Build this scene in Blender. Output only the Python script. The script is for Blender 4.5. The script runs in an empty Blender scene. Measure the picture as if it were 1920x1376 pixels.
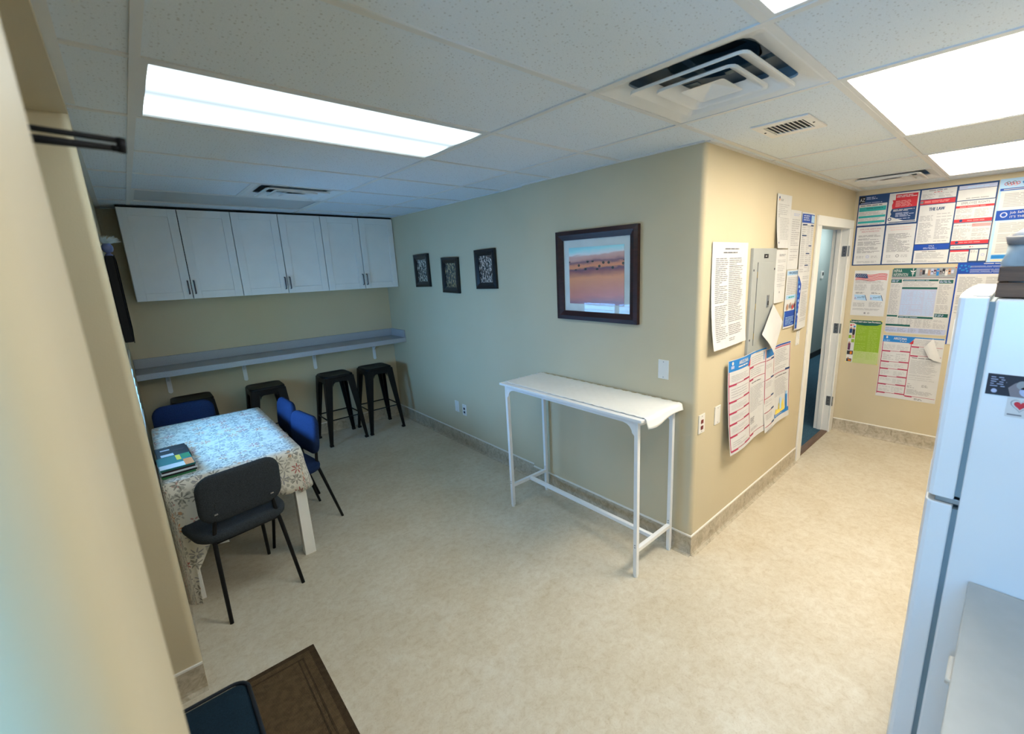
import bpy, bmesh, math, random
from mathutils import Vector, Matrix
random.seed(11)
D = bpy.data
SC = bpy.context.scene
COL = SC.collection
PI = math.pi

# ------------------------------------------------------------------ camera
cam_d = D.cameras.new('camera')
cam = D.objects.new('camera', cam_d)
COL.objects.link(cam)
SC.camera = cam
cam_d.sensor_fit = 'HORIZONTAL'
cam_d.sensor_width = 36.0
cam_d.lens = 826.3 / 1920 * 36.0
cam_d.shift_x = -66.0 / 1920
cam_d.shift_y = -5.2 / 1920
cam_d.clip_start = 0.02
cam_d.dof.use_dof = True
cam_d.dof.focus_distance = 3.2
cam_d.dof.aperture_fstop = 2.8
CAM_ROT = Matrix.Rotation(-0.910837, 3, 'Z') @ Matrix.Rotation(1.349311, 3, 'X') @ Matrix.Rotation(0.158426, 3, 'Y')
cam.matrix_world = Matrix.Translation((-2.3268, -1.2270, 1.8333)) @ CAM_ROT.to_4x4()

# ------------------------------------------------------------------ world, view
world = D.worlds.new('sky')
SC.world = world
world.use_nodes = True
wn = world.node_tree.nodes['Background']
wn.inputs['Color'].default_value = (0.18, 0.50, 1.0, 1)
wn.inputs['Strength'].default_value = 21.5
SC.view_settings.view_transform = 'Standard'
SC.view_settings.look = 'None'
SC.view_settings.exposure = 1.0
SC.view_settings.gamma = 1.0
SC.view_settings.use_curve_mapping = False
try:
    SC.cycles.max_bounces = 8
    SC.cycles.diffuse_bounces = 5
    SC.cycles.glossy_bounces = 4
    SC.cycles.transparent_max_bounces = 12
    SC.cycles.sample_clamp_indirect = 4.0
    SC.cycles.caustics_reflective = False
    SC.cycles.caustics_refractive = False
except Exception:
    pass
# light output of the ceiling fixtures (radiance of the lens)
L_DINING = 5.6
L_WORK = 13.5
C_DINING = (0.76, 0.92, 1.0)
L_NEAR = 2.8
L_FAR = 6.3
C_NEAR = (0.93, 0.97, 1.0)
C_WORK = (1.0, 0.91, 0.75)

# ------------------------------------------------------------------ main dimensions (metres)
H = 2.436                                   # ceiling grid underside
T0, S = -0.064, 0.6096                      # cross tees
TY = [T0 + S * j for j in range(-3, 7)]     # -1.893 ... 3.594
M0, M1, M2, M3, M4, M4B, M5 = -2.2, -0.981, -0.372, 0.817, 1.505, 2.115, 2.725
XW = 2.985                                  # poster wall
YB = 4.17                                   # back wall
XF = 0.03                                   # set-back part of the picture wall
XL = -2.40                                  # dining left wall
YK = -1.95                                  # kitchen wall (behind the camera)

# ------------------------------------------------------------------ materials
MATS = {}
def _nodes(m):
    m.use_nodes = True
    nt = m.node_tree
    return nt, nt.nodes, nt.links, nt.nodes['Principled BSDF']

def mat(name, col, rough=0.5, metal=0.0, var=0.06, scale=8.0, bump=0.0, bscale=60.0, spec=0.5, coat=0.0):
    """procedural paint / plastic / metal: a noise-varied base colour with optional fine relief"""
    if name in MATS:
        return MATS[name]
    m = D.materials.new(name)
    nt, N, L, b = _nodes(m)
    tc = N.new('ShaderNodeTexCoord')
    nz = N.new('ShaderNodeTexNoise')
    nz.inputs['Scale'].default_value = scale
    nz.inputs['Detail'].default_value = 4
    L.new(tc.outputs['Object'], nz.inputs['Vector'])
    rp = N.new('ShaderNodeValToRGB')
    rp.color_ramp.elements[0].position = 0.3
    rp.color_ramp.elements[1].position = 0.7
    rp.color_ramp.elements[0].color = (*[max(0, c * (1 - var)) for c in col], 1)
    rp.color_ramp.elements[1].color = (*[min(1, c * (1 + var)) for c in col], 1)
    L.new(nz.outputs['Fac'], rp.inputs['Fac'])
    L.new(rp.outputs['Color'], b.inputs['Base Color'])
    b.inputs['Roughness'].default_value = rough
    b.inputs['Metallic'].default_value = metal
    b.inputs['Specular IOR Level'].default_value = spec
    b.inputs['Coat Weight'].default_value = coat
    if bump > 0:
        n2 = N.new('ShaderNodeTexNoise')
        n2.inputs['Scale'].default_value = bscale
        n2.inputs['Detail'].default_value = 3
        L.new(tc.outputs['Object'], n2.inputs['Vector'])
        bp = N.new('ShaderNodeBump')
        bp.inputs['Strength'].default_value = bump
        bp.inputs['Distance'].default_value = 0.004
        L.new(n2.outputs['Fac'], bp.inputs['Height'])
        L.new(bp.outputs['Normal'], b.inputs['Normal'])
    MATS[name] = m
    return m

def math_node(N, L, op, a, b=None, c=None):
    n = N.new('ShaderNodeMath')
    n.operation = op
    for i, v in enumerate((a, b, c)):
        if v is None:
            continue
        if isinstance(v, (int, float)):
            n.inputs[i].default_value = v
        else:
            L.new(v, n.inputs[i])
    return n.outputs[0]

def mix_col(N, L, fac, a, b):
    n = N.new('ShaderNodeMix')
    n.data_type = 'RGBA'
    if isinstance(fac, (int, float)):
        n.inputs[0].default_value = fac
    else:
        L.new(fac, n.inputs[0])
    for k, v in ((6, a), (7, b)):
        if isinstance(v, tuple):
            n.inputs[k].default_value = (*v, 1)
        else:
            L.new(v, n.inputs[k])
    return n.outputs[2]

def ramp(N, L, fac, stops, interp='LINEAR'):
    r = N.new('ShaderNodeValToRGB')
    cr = r.color_ramp
    cr.interpolation = interp
    while len(cr.elements) < len(stops):
        cr.elements.new(0.5)
    for e, (p, c) in zip(cr.elements, stops):
        e.position = p
        e.color = (*c, 1)
    L.new(fac, r.inputs['Fac'])
    return r.outputs['Color']

def noise(N, L, vec, scale, detail=4, rough=0.5, dist=0.0):
    n = N.new('ShaderNodeTexNoise')
    n.inputs['Scale'].default_value = scale
    n.inputs['Detail'].default_value = detail
    n.inputs['Roughness'].default_value = rough
    n.inputs['Distortion'].default_value = dist
    L.new(vec, n.inputs['Vector'])
    return n.outputs['Fac']

def bump_to(N, L, b, height, strength, dist=0.003):
    bp = N.new('ShaderNodeBump')
    bp.inputs['Strength'].default_value = strength
    bp.inputs['Distance'].default_value = dist
    L.new(height, bp.inputs['Height'])
    L.new(bp.outputs['Normal'], b.inputs['Normal'])

def m_floor():
    m = D.materials.new('sheet_vinyl_mottled')
    nt, N, L, b = _nodes(m)
    tc = N.new('ShaderNodeTexCoord').outputs['Object']
    a = noise(N, L, tc, 3.0, 5, 0.6, 0.6)
    c = noise(N, L, tc, 24.0, 8, 0.75, 0.5)
    d = noise(N, L, tc, 130.0, 4, 0.6, 0.8)
    col = ramp(N, L, c, [(0.30, (0.52, 0.44, 0.32)), (0.45, (0.60, 0.535, 0.42)), (0.56, (0.64, 0.585, 0.475)), (0.72, (0.67, 0.63, 0.53))])
    fl = ramp(N, L, d, [(0.56, (0, 0, 0)), (0.68, (1, 1, 1))])
    col2 = mix_col(N, L, math_node(N, L, 'MULTIPLY', fl, 0.30), col, (0.36, 0.27, 0.16))
    big = ramp(N, L, a, [(0.35, (0.90, 0.87, 0.82)), (0.65, (1.0, 1.0, 1.0))])
    mm = N.new('ShaderNodeMix'); mm.data_type = 'RGBA'; mm.blend_type = 'MULTIPLY'
    mm.inputs[0].default_value = 1.0
    L.new(col2, mm.inputs[6]); L.new(big, mm.inputs[7])
    L.new(mm.outputs[2], b.inputs['Base Color'])
    b.inputs['Roughness'].default_value = 0.42
    b.inputs['Specular IOR Level'].default_value = 0.35
    bump_to(N, L, b, d, 0.06, 0.002)
    return m

def m_base():
    m = D.materials.new('cove_base_mottled')
    nt, N, L, b = _nodes(m)
    tc = N.new('ShaderNodeTexCoord').outputs['Object']
    c = noise(N, L, tc, 22.0, 6, 0.65, 1.0)
    col = ramp(N, L, c, [(0.30, (0.30, 0.25, 0.17)), (0.5, (0.46, 0.40, 0.30)), (0.7, (0.57, 0.51, 0.40))])
    L.new(col, b.inputs['Base Color'])
    b.inputs['Roughness'].default_value = 0.5
    return m

def m_wall():
    m = D.materials.new('tan_wall_paint')
    nt, N, L, b = _nodes(m)
    tc = N.new('ShaderNodeTexCoord').outputs['Object']
    a = noise(N, L, tc, 2.2, 3)
    col = ramp(N, L, a, [(0.3, (0.555, 0.475, 0.320)), (0.7, (0.575, 0.495, 0.340))])
    L.new(col, b.inputs['Base Color'])
    b.inputs['Roughness'].default_value = 0.55
    b.inputs['Specular IOR Level'].default_value = 0.3
    bump_to(N, L, b, noise(N, L, tc, 140.0, 2), 0.12, 0.002)
    return m

def m_tile():
    m = D.materials.new('fissured_acoustic_tile')
    nt, N, L, b = _nodes(m)
    tc = N.new('ShaderNodeTexCoord').outputs['Object']
    oi = N.new('ShaderNodeObjectInfo')
    va = N.new('ShaderNodeVectorMath'); va.operation = 'ADD'
    L.new(tc, va.inputs[0]); L.new(oi.outputs['Location'], va.inputs[1])
    warp = N.new('ShaderNodeTexNoise'); warp.inputs['Scale'].default_value = 30
    L.new(va.outputs[0], warp.inputs['Vector'])
    wv = N.new('ShaderNodeVectorMath'); wv.operation = 'MULTIPLY_ADD'
    L.new(warp.outputs['Color'], wv.inputs[0]); wv.inputs[1].default_value = (0.012, 0.012, 0.0)
    L.new(va.outputs[0], wv.inputs[2])
    vo = N.new('ShaderNodeTexVoronoi'); vo.voronoi_dimensions = '2D'
    vo.inputs['Scale'].default_value = 75
    L.new(wv.outputs[0], vo.inputs['Vector'])
    sx = N.new('ShaderNodeSeparateColor'); L.new(vo.outputs['Color'], sx.inputs[0])
    rad = math_node(N, L, 'MULTIPLY', math_node(N, L, 'POWER', sx.outputs[0], 2.0), 0.23)
    speck = math_node(N, L, 'LESS_THAN', vo.outputs['Distance'], rad)
    fine = noise(N, L, va.outputs[0], 420.0, 3)
    base = ramp(N, L, fine, [(0.3, (0.64, 0.70, 0.75)), (0.7, (0.72, 0.78, 0.83))])  # cool light cast put into the white tile's colour
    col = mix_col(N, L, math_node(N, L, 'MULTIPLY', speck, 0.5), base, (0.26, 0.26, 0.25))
    L.new(col, b.inputs['Base Color'])
    b.inputs['Roughness'].default_value = 0.9
    b.inputs['Specular IOR Level'].default_value = 0.1
    bump_to(N, L, b, math_node(N, L, 'SUBTRACT', fine, speck), 0.25, 0.003)
    return m

def m_cloth_floral():
    m = D.materials.new('floral_tablecloth')
    nt, N, L, b = _nodes(m)
    uv = N.new('ShaderNodeTexCoord').outputs['UV']
    def layer(offset, scale, rmax, petals, thresh):
        ad = N.new('ShaderNodeVectorMath'); ad.operation = 'ADD'
        L.new(uv, ad.inputs[0]); ad.inputs[1].default_value = (*offset, 0)
        vo = N.new('ShaderNodeTexVoronoi'); vo.voronoi_dimensions = '2D'
        vo.inputs['Scale'].default_value = scale
        vo.inputs['Randomness'].default_value = 0.55
        L.new(ad.outputs[0], vo.inputs['Vector'])
        sb = N.new('ShaderNodeVectorMath'); sb.operation = 'SUBTRACT'
        L.new(ad.outputs[0], sb.inputs[0]); L.new(vo.outputs['Position'], sb.inputs[1])
        ln = N.new('ShaderNodeVectorMath'); ln.operation = 'LENGTH'
        L.new(sb.outputs[0], ln.inputs[0])
        sp = N.new('ShaderNodeSeparateXYZ'); L.new(sb.outputs[0], sp.inputs[0])
        sc_ = N.new('ShaderNodeSeparateColor'); L.new(vo.outputs['Color'], sc_.inputs[0])
        ang = math_node(N, L, 'ARCTAN2', sp.outputs[1], sp.outputs[0])
        ph = math_node(N, L, 'MULTIPLY', sc_.outputs[1], 6.28)
        cs = math_node(N, L, 'ABSOLUTE', math_node(N, L, 'COSINE', math_node(N, L, 'MULTIPLY_ADD', ang, petals * 0.5, ph)))
        R_ = math_node(N, L, 'MULTIPLY', math_node(N, L, 'POWER', cs, 2.6), rmax)
        ins = math_node(N, L, 'LESS_THAN', ln.outputs['Value'], R_)
        core = math_node(N, L, 'GREATER_THAN', ln.outputs['Value'], rmax * 0.22)
        mask = math_node(N, L, 'MULTIPLY', ins, core)
        on = math_node(N, L, 'GREATER_THAN', sc_.outputs[2], thresh)
        return math_node(N, L, 'MULTIPLY', mask, on), sc_.outputs[0]
    f1, r1 = layer((0, 0), 12.5, 0.037, 7, 0.05)
    f2, r2 = layer((3.37, 1.91), 19.0, 0.028, 2, 0.25)
    f3, r3 = layer((7.13, 5.77), 24.0, 0.020, 3, 0.40)
    c1 = ramp(N, L, r1, [(0.0, (0.20, 0.19, 0.16)), (0.34, (0.26, 0.25, 0.27)), (0.55, (0.38, 0.035, 0.03)), (0.68, (0.30, 0.29, 0.25)), (0.84, (0.60, 0.20, 0.03)), (0.92, (0.16, 0.18, 0.20))], 'CONSTANT')
    c2 = ramp(N, L, r2, [(0.0, (0.27, 0.26, 0.22)), (0.5, (0.40, 0.37, 0.30)), (0.8, (0.16, 0.16, 0.15)), (0.9, (0.55, 0.22, 0.05))], 'CONSTANT')
    c3 = ramp(N, L, r3, [(0.0, (0.45, 0.42, 0.36)), (0.6, (0.25, 0.25, 0.24)), (0.88, (0.45, 0.05, 0.04))], 'CONSTANT')
    base = (0.70, 0.67, 0.59)
    col = mix_col(N, L, math_node(N, L, 'MULTIPLY', f3, 0.6), base, c3)
    col = mix_col(N, L, math_node(N, L, 'MULTIPLY', f2, 0.7), col, c2)
    col = mix_col(N, L, math_node(N, L, 'MULTIPLY', f1, 0.85), col, c1)
    L.new(col, b.inputs['Base Color'])
    b.inputs['Roughness'].default_value = 0.42
    return m

def m_emit(name, col, strength, banded=False, half=0.28, axis=1, low=0.3):
    """a fluorescent fixture's lens: lit by two tubes behind it when banded"""
    m = D.materials.new(name)
    m.use_nodes = True
    nt = m.node_tree; N = nt.nodes; L = nt.links
    N.clear()
    out = N.new('ShaderNodeOutputMaterial')
    em = N.new('ShaderNodeEmission')
    em.inputs['Color'].default_value = (*col, 1)
    em.inputs['Strength'].default_value = strength
    if banded:
        tc = N.new('ShaderNodeTexCoord').outputs['Object']
        sp = N.new('ShaderNodeSeparateXYZ'); L.new(tc, sp.inputs[0])
        ay = math_node(N, L, 'ABSOLUTE', sp.outputs[axis])
        dd = math_node(N, L, 'SUBTRACT', ay, 0.145)
        g = math_node(N, L, 'EXPONENT', math_node(N, L, 'MULTIPLY', math_node(N, L, 'MULTIPLY', dd, dd), -210.0))
        wob = noise(N, L, tc, 2.0, 2)
        g2 = math_node(N, L, 'MULTIPLY_ADD', g, 1.0 - low, low)
        g3 = math_node(N, L, 'MULTIPLY', g2, math_node(N, L, 'MULTIPLY_ADD', wob, 0.3, 0.85))
        L.new(math_node(N, L, 'MULTIPLY', g3, strength), em.inputs['Strength'])
    L.new(em.outputs[0], out.inputs['Surface'])
    return m

def m_glass(name='window_glass', tint=(1, 1, 1), refl=0.04):
    m = D.materials.new(name)
    m.use_nodes = True
    nt = m.node_tree; N = nt.nodes; L = nt.links
    N.clear()
    out = N.new('ShaderNodeOutputMaterial')
    tr = N.new('ShaderNodeBsdfTransparent'); tr.inputs['Color'].default_value = (*tint, 1)
    gl = N.new('ShaderNodeBsdfGlossy'); gl.inputs['Roughness'].default_value = 0.02
    lw = N.new('ShaderNodeLayerWeight'); lw.inputs['Blend'].default_value = 0.5
    fr_ = math_node(N, L, 'MULTIPLY_ADD', math_node(N, L, 'POWER', lw.outputs['Facing'], 5.0), 0.96, refl)
    mx = N.new('ShaderNodeMixShader')
    L.new(fr_, mx.inputs[0])
    L.new(tr.outputs[0], mx.inputs[1]); L.new(gl.outputs[0], mx.inputs[2])
    L.new(mx.outputs[0], out.inputs['Surface'])
    return m

def m_weave(name, c0, c1, sx=90.0, rough=0.9, bump=0.4):
    """woven fabric: crossed waves plus noise"""
    m = D.materials.new(name)
    nt, N, L, b = _nodes(m)
    tc = N.new('ShaderNodeTexCoord').outputs['Object']
    w1 = N.new('ShaderNodeTexWave'); w1.bands_direction = 'X'; w1.inputs['Scale'].default_value = sx; w1.inputs['Distortion'].default_value = 1.0
    w2 = N.new('ShaderNodeTexWave'); w2.bands_direction = 'Y'; w2.inputs['Scale'].default_value = sx; w2.inputs['Distortion'].default_value = 1.0
    L.new(tc, w1.inputs['Vector']); L.new(tc, w2.inputs['Vector'])
    h = math_node(N, L, 'MULTIPLY', w1.outputs['Fac'], w2.outputs['Fac'])
    nz = noise(N, L, tc, 45.0, 4)
    f = math_node(N, L, 'ADD', math_node(N, L, 'MULTIPLY', h, 0.6), math_node(N, L, 'MULTIPLY', nz, 0.5))
    L.new(ramp(N, L, f, [(0.2, c0), (0.75, c1)]), b.inputs['Base Color'])
    b.inputs['Roughness'].default_value = rough
    b.inputs['Specular IOR Level'].default_value = 0.2
    bump_to(N, L, b, h, bump, 0.002)
    return m

def m_wood(name, c0, c1, scale=6.0, rough=0.45, axis='X'):
    m = D.materials.new(name)
    nt, N, L, b = _nodes(m)
    tc = N.new('ShaderNodeTexCoord').outputs['Object']
    mp = N.new('ShaderNodeMapping')
    mp.inputs['Scale'].default_value = (1, 12, 12) if axis == 'X' else ((12, 1, 12) if axis == 'Y' else (12, 12, 1))
    L.new(tc, mp.inputs['Vector'])
    f = noise(N, L, mp.outputs[0], scale, 6, 0.6, 0.4)
    L.new(ramp(N, L, f, [(0.3, c0), (0.7, c1)]), b.inputs['Base Color'])
    b.inputs['Roughness'].default_value = rough
    bump_to(N, L, b, f, 0.15, 0.002)
    return m

def m_dunes():
    """print of red sand dunes under a pale sky: local x = along the picture, z = up, 0..1"""
    m = D.materials.new('dune_photo_print')
    nt, N, L, b = _nodes(m)
    uv = N.new('ShaderNodeTexCoord').outputs['UV']
    sp = N.new('ShaderNodeSeparateXYZ'); L.new(uv, sp.inputs[0])
    u, v = sp.outputs[0], sp.outputs[1]
    mp = N.new('ShaderNodeMapping'); mp.inputs['Scale'].default_value = (1.5, 5.0, 1)
    L.new(uv, mp.inputs['Vector'])
    n1 = noise(N, L, mp.outputs[0], 2.0, 3)
    n2 = noise(N, L, uv, 9.0, 5, 0.6)
    vv = math_node(N, L, 'MULTIPLY_ADD', math_node(N, L, 'SUBTRACT', n1, 0.5), 0.10, v)
    v3 = math_node(N, L, 'MULTIPLY_ADD', math_node(N, L, 'SUBTRACT', n2, 0.5), 0.05, vv)
    v4 = math_node(N, L, 'MULTIPLY_ADD', u, -0.05, v3)
    col = ramp(N, L, v4, [(0.0, (0.300, 0.078, 0.060)), (0.12, (0.619, 0.172, 0.090)), (0.45, (0.850, 0.328, 0.135)), (0.56, (0.375, 0.129, 0.112)), (0.60, (0.206, 0.095, 0.128)),
                       (0.635, (0.850, 0.328, 0.150)), (0.68, (0.750, 0.293, 0.165)), (0.72, (0.263, 0.138, 0.165)), (0.76, (0.656, 0.345, 0.285)), (0.83, (0.750, 0.466, 0.405)), (0.86, (0.850, 0.850, 0.850)), (0.93, (0.469, 0.850, 0.850)), (1.0, (0.300, 0.690, 0.750))])
    vo = N.new('ShaderNodeTexVoronoi'); vo.voronoi_dimensions = '2D'; vo.inputs['Scale'].default_value = 7
    L.new(uv, vo.inputs['Vector'])
    band = math_node(N, L, 'MULTIPLY', math_node(N, L, 'GREATER_THAN', v, 0.60), math_node(N, L, 'LESS_THAN', v, 0.76))
    shrub = math_node(N, L, 'MULTIPLY', band, math_node(N, L, 'LESS_THAN', vo.outputs['Distance'], 0.16))
    col = mix_col(N, L, math_node(N, L, 'MULTIPLY', shrub, 0.9), col, (0.02, 0.045, 0.03))
    L.new(col, b.inputs['Base Color'])
    b.inputs['Roughness'].default_value = 0.3
    return m

def m_treeprint(name, sc, c0, c1, c2):
    m = D.materials.new(name)
    nt, N, L, b = _nodes(m)
    uv = N.new('ShaderNodeTexCoord').outputs['UV']
    mp = N.new('ShaderNodeMapping'); mp.inputs['Scale'].default_value = (2.2, 1.0, 1)
    L.new(uv, mp.inputs['Vector'])
    f = noise(N, L, mp.outputs[0], sc, 3, 0.6, 2.5)
    L.new(ramp(N, L, f, [(0.46, c0), (0.53, c1), (0.60, c2)]), b.inputs['Base Color'])
    b.inputs['Roughness'].default_value = 0.25
    return m

def m_carpet():
    m = D.materials.new('blue_carpet')
    nt, N, L, b = _nodes(m)
    tc = N.new('ShaderNodeTexCoord').outputs['Object']
    f = noise(N, L, tc, 130.0, 3, 0.7)
    L.new(ramp(N, L, f, [(0.3, (0.012, 0.045, 0.075)), (0.55, (0.03, 0.10, 0.16)), (0.72, (0.09, 0.19, 0.26))]), b.inputs['Base Color'])
    b.inputs['Roughness'].default_value = 1.0
    bump_to(N, L, b, f, 0.6, 0.004)
    return m

WALL = m_wall()
FLOOR = m_floor()
BASE = m_base()
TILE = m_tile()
GRID = mat('ceiling_grid_white_metal', (0.66, 0.66, 0.64), 0.4, 0.0, 0.02)
WHITE_TRIM = mat('white_gloss_trim', (0.78, 0.77, 0.73), 0.35, 0, 0.02)
CAULK = mat('white_base_caulk', (0.75, 0.72, 0.66), 0.5, 0, 0.03)
WHITE_METAL = mat('white_powdercoat', (0.80, 0.80, 0.80), 0.35, 0, 0.02)
WHITE_ENAMEL = mat('white_fridge_enamel', (0.74, 0.76, 0.78), 0.28, 0, 0.015, 3.0, 0.03, 90.0)
GASKET = mat('grey_door_gasket', (0.17, 0.24, 0.28), 0.6)
CAB_WHITE = mat('white_cabinet_lacquer', (0.80, 0.82, 0.82), 0.4, 0, 0.02)
CAB_DARK = mat('dark_cabinet_gap', (0.012, 0.012, 0.012), 0.8)
BLACK_METAL = mat('black_powdercoat', (0.006, 0.006, 0.007), 0.5, 0, 0.2, spec=0.2)
BLACK_MATTE = mat('matt_black_steel', (0.0045, 0.0045, 0.0045), 0.45, 0.0, 0.25, 20, spec=0.2)
BLACK_PLASTIC = mat('black_plastic', (0.010, 0.010, 0.011), 0.45, spec=0.15)
SCREEN = mat('television_screen', (0.004, 0.004, 0.005), 0.7, spec=0.0)
STEEL = mat('brushed_steel', (0.32, 0.33, 0.34), 0.35, 0.9, 0.08, 40)
DARK_STEEL = mat('dark_bronze_pull', (0.10, 0.10, 0.12), 0.35, 0.8)
PANEL_GREY = mat('grey_panel_enamel', (0.36, 0.38, 0.37), 0.45, 0.1, 0.03)
LAMINATE = mat('grey_speckled_laminate', (0.36, 0.37, 0.40), 0.4, 0, 0.10, 160)
FAB_GREY = mat('charcoal_chair_fabric', (0.034, 0.040, 0.047), 0.95, 0, 0.35, 260, 0.35, 420, 0.15)
FAB_BLUE_LIT = mat('blue_lit_chair_fabric', (0.012, 0.026, 0.075), 0.95, 0, 0.35, 260, 0.35, 420, 0.15)  # blue window light put into the chair fabric's colour
FAB_TEAL = mat('dark_navy_seat_fabric', (0.006, 0.020, 0.034), 0.9, 0, 0.3, 260, 0.3, 420, 0.2)
PIPING = mat('navy_piping', (0.003, 0.008, 0.016), 0.7)
MAT_BROWN = m_weave('brown_ribbed_mat', (0.055, 0.034, 0.017), (0.21, 0.14, 0.075), 70, 1.0, 0.9)
MAT_DARK = m_weave('dark_mat_border', (0.035, 0.021, 0.011), (0.115, 0.075, 0.040), 70, 1.0, 0.9)
FRAME_DARK = m_wood('mahogany_frame', (0.014, 0.004, 0.004), (0.040, 0.010, 0.009), 6, 0.3, 'Y')
FRAME_BLACK = m_wood('black_frame', (0.004, 0.004, 0.005), (0.012, 0.010, 0.010), 6, 0.3, 'Y')
MATBOARD = mat('pale_mat_board', (0.66, 0.70, 0.68), 0.7)
CRATE_WOOD = m_wood('dark_crate_wood', (0.060, 0.030, 0.015), (0.17, 0.095, 0.050), 5, 0.6, 'Y')
THRESH = m_wood('brown_threshold', (0.09, 0.05, 0.03), (0.18, 0.11, 0.07), 6, 0.5, 'X')
CARPET = m_carpet()
HALL_PAINT = mat('grey_green_hall_paint', (0.34, 0.40, 0.39), 0.6, 0, 0.03, 3)
BLACK_BASE = mat('black_rubber_base', (0.012, 0.013, 0.013), 0.6)
PLATE = mat('white_wall_plate', (0.72, 0.70, 0.66), 0.4, 0, 0.02)
SOCKET = mat('dark_red_socket', (0.16, 0.02, 0.02), 0.5)
SOCKET_D = mat('dark_socket', (0.02, 0.015, 0.03), 0.5)
GLASS = m_glass()
PIC_GLASS = m_glass('coated_picture_glass', (1, 1, 1), 0.012)
DUCT = mat('galvanised_duct', (0.10, 0.17, 0.22), 0.4, 0.6, 0.2, 12)
DUCT_DARK = mat('dark_duct_interior', (0.02, 0.022, 0.022), 0.9)
LENS_OFF = mat('unlit_fixture_lens', (0.42, 0.44, 0.44), 0.35, 0, 0.03)
DIFF_WHITE = mat('white_diffuser_enamel', (0.72, 0.72, 0.70), 0.4, 0, 0.04, 6)

# ------------------------------------------------------------------ mesh building
class MB:
    """collects shapes into one mesh; build() links it as one object"""
    def __init__(self):
        self.v = []; self.f = []; self.m = []; self.uv = {}
    def add(self, verts, faces, mi=0):
        o = len(self.v)
        self.v += [tuple(p) for p in verts]
        for f in faces:
            self.f.append(tuple(i + o for i in f)); self.m.append(mi)
        return o
    def box(self, x0, x1, y0, y1, z0, z1, mi=0):
        self.add([(x0, y0, z0), (x1, y0, z0), (x1, y1, z0), (x0, y1, z0), (x0, y0, z1), (x1, y0, z1), (x1, y1, z1), (x0, y1, z1)],
                 [(0, 3, 2, 1), (4, 5, 6, 7), (0, 1, 5, 4), (1, 2, 6, 5), (2, 3, 7, 6), (3, 0, 4, 7)], mi)
        return self
    def hexa(self, p, mi=0):
        self.add(p, [(0, 3, 2, 1), (4, 5, 6, 7), (0, 1, 5, 4), (1, 2, 6, 5), (2, 3, 7, 6), (3, 0, 4, 7)], mi)
        return self
    def tube(self, path, r, n=10, mi=0, caps=True):
        P = [Vector(p) for p in path]
        rr = r if isinstance(r, (list, tuple)) else [r] * len(P)
        rings = []
        prev = None
        for i, p in enumerate(P):
            t = (P[min(i + 1, len(P) - 1)] - P[max(i - 1, 0)]).normalized()
            if prev is None:
                a = Vector((0, 0, 1)) if abs(t.z) < 0.9 else Vector((1, 0, 0))
                x = t.cross(a).normalized()
            else:
                x = (prev - t * prev.dot(t)).normalized()
            prev = x
            y = t.cross(x)
            rings.append([p + (x * math.cos(2 * PI * k / n) + y * math.sin(2 * PI * k / n)) * rr[i] for k in range(n)])
        vs = [q for R_ in rings for q in R_]
        fs = []
        for i in range(len(P) - 1):
            for k in range(n):
                k2 = (k + 1) % n
                fs.append((i * n + k, i * n + k2, (i + 1) * n + k2, (i + 1) * n + k))
        if caps:
            fs.append(tuple(reversed(range(n))))
            fs.append(tuple(range((len(P) - 1) * n, len(P) * n)))
        self.add(vs, fs, mi)
        return self
    def prism(self, poly, z0, z1, mi=0, axis='z'):
        n = len(poly)
        def P(a, b, h):
            return (a, b, h) if axis == 'z' else ((a, h, b) if axis == 'y' else (h, a, b))
        vs = [P(a, b, z0) for a, b in poly] + [P(a, b, z1) for a, b in poly]
        fs = [tuple(range(n))[::-1], tuple(range(n, 2 * n))] + [(i, (i + 1) % n, n + (i + 1) % n, n + i) for i in range(n)]
        self.add(vs, fs, mi)
        return self
    def rings(self, loops, mi=0, cap0=True, cap1=True):
        n = len(loops[0])
        vs = [q for l in loops for q in l]
        fs = []
        for i in range(len(loops) - 1):
            for k in range(n):
                k2 = (k + 1) % n
                fs.append((i * n + k, i * n + k2, (i + 1) * n + k2, (i + 1) * n + k))
        if cap0: fs.append(tuple(reversed(range(n))))
        if cap1: fs.append(tuple(range((len(loops) - 1) * n, len(loops) * n)))
        self.add(vs, fs, mi)
        return self
    def build(self, name, mats, parent=None, bevel=0.0, smooth=False, seg=2, recenter=False, recalc=True):
        me = D.meshes.new(name)
        me.from_pydata(self.v, [], self.f)
        if not isinstance(mats, (list, tuple)):
            mats = [mats]
        for mm in mats:
            me.materials.append(mm)
        me.polygons.foreach_set('material_index', self.m)
        if recalc:
            bm = bmesh.new(); bm.from_mesh(me)
            bmesh.ops.recalc_face_normals(bm, faces=bm.faces)
            bm.to_mesh(me); bm.free()
        if smooth:
            me.polygons.foreach_set('use_smooth', [True] * len(me.polygons))
        me.update()
        o = D.objects.new(name, me)
        COL.objects.link(o)
        if recenter:
            xs = [v.co.x for v in me.vertices]; ys = [v.co.y for v in me.vertices]; zs = [v.co.z for v in me.vertices]
            c = Vector(((min(xs) + max(xs)) / 2, (min(ys) + max(ys)) / 2, min(zs)))
            me.transform(Matrix.Translation(-c))
            o.location = c
        if bevel > 0:
            bv = o.modifiers.new('bevel', 'BEVEL')
            bv.width = bevel; bv.segments = seg; bv.limit_method = 'ANGLE'; bv.angle_limit = math.radians(40)
        if smooth == 'auto' or (bevel > 0 and smooth):
            pass
        if parent is not None:
            attach(o, parent)
        return o

def local_m(o):
    return Matrix.Translation(o.location) @ o.rotation_euler.to_matrix().to_4x4()

def world_m(o):
    m = local_m(o)
    p = o.parent
    return (world_m(p) @ o.matrix_parent_inverse @ m) if p else m

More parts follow.
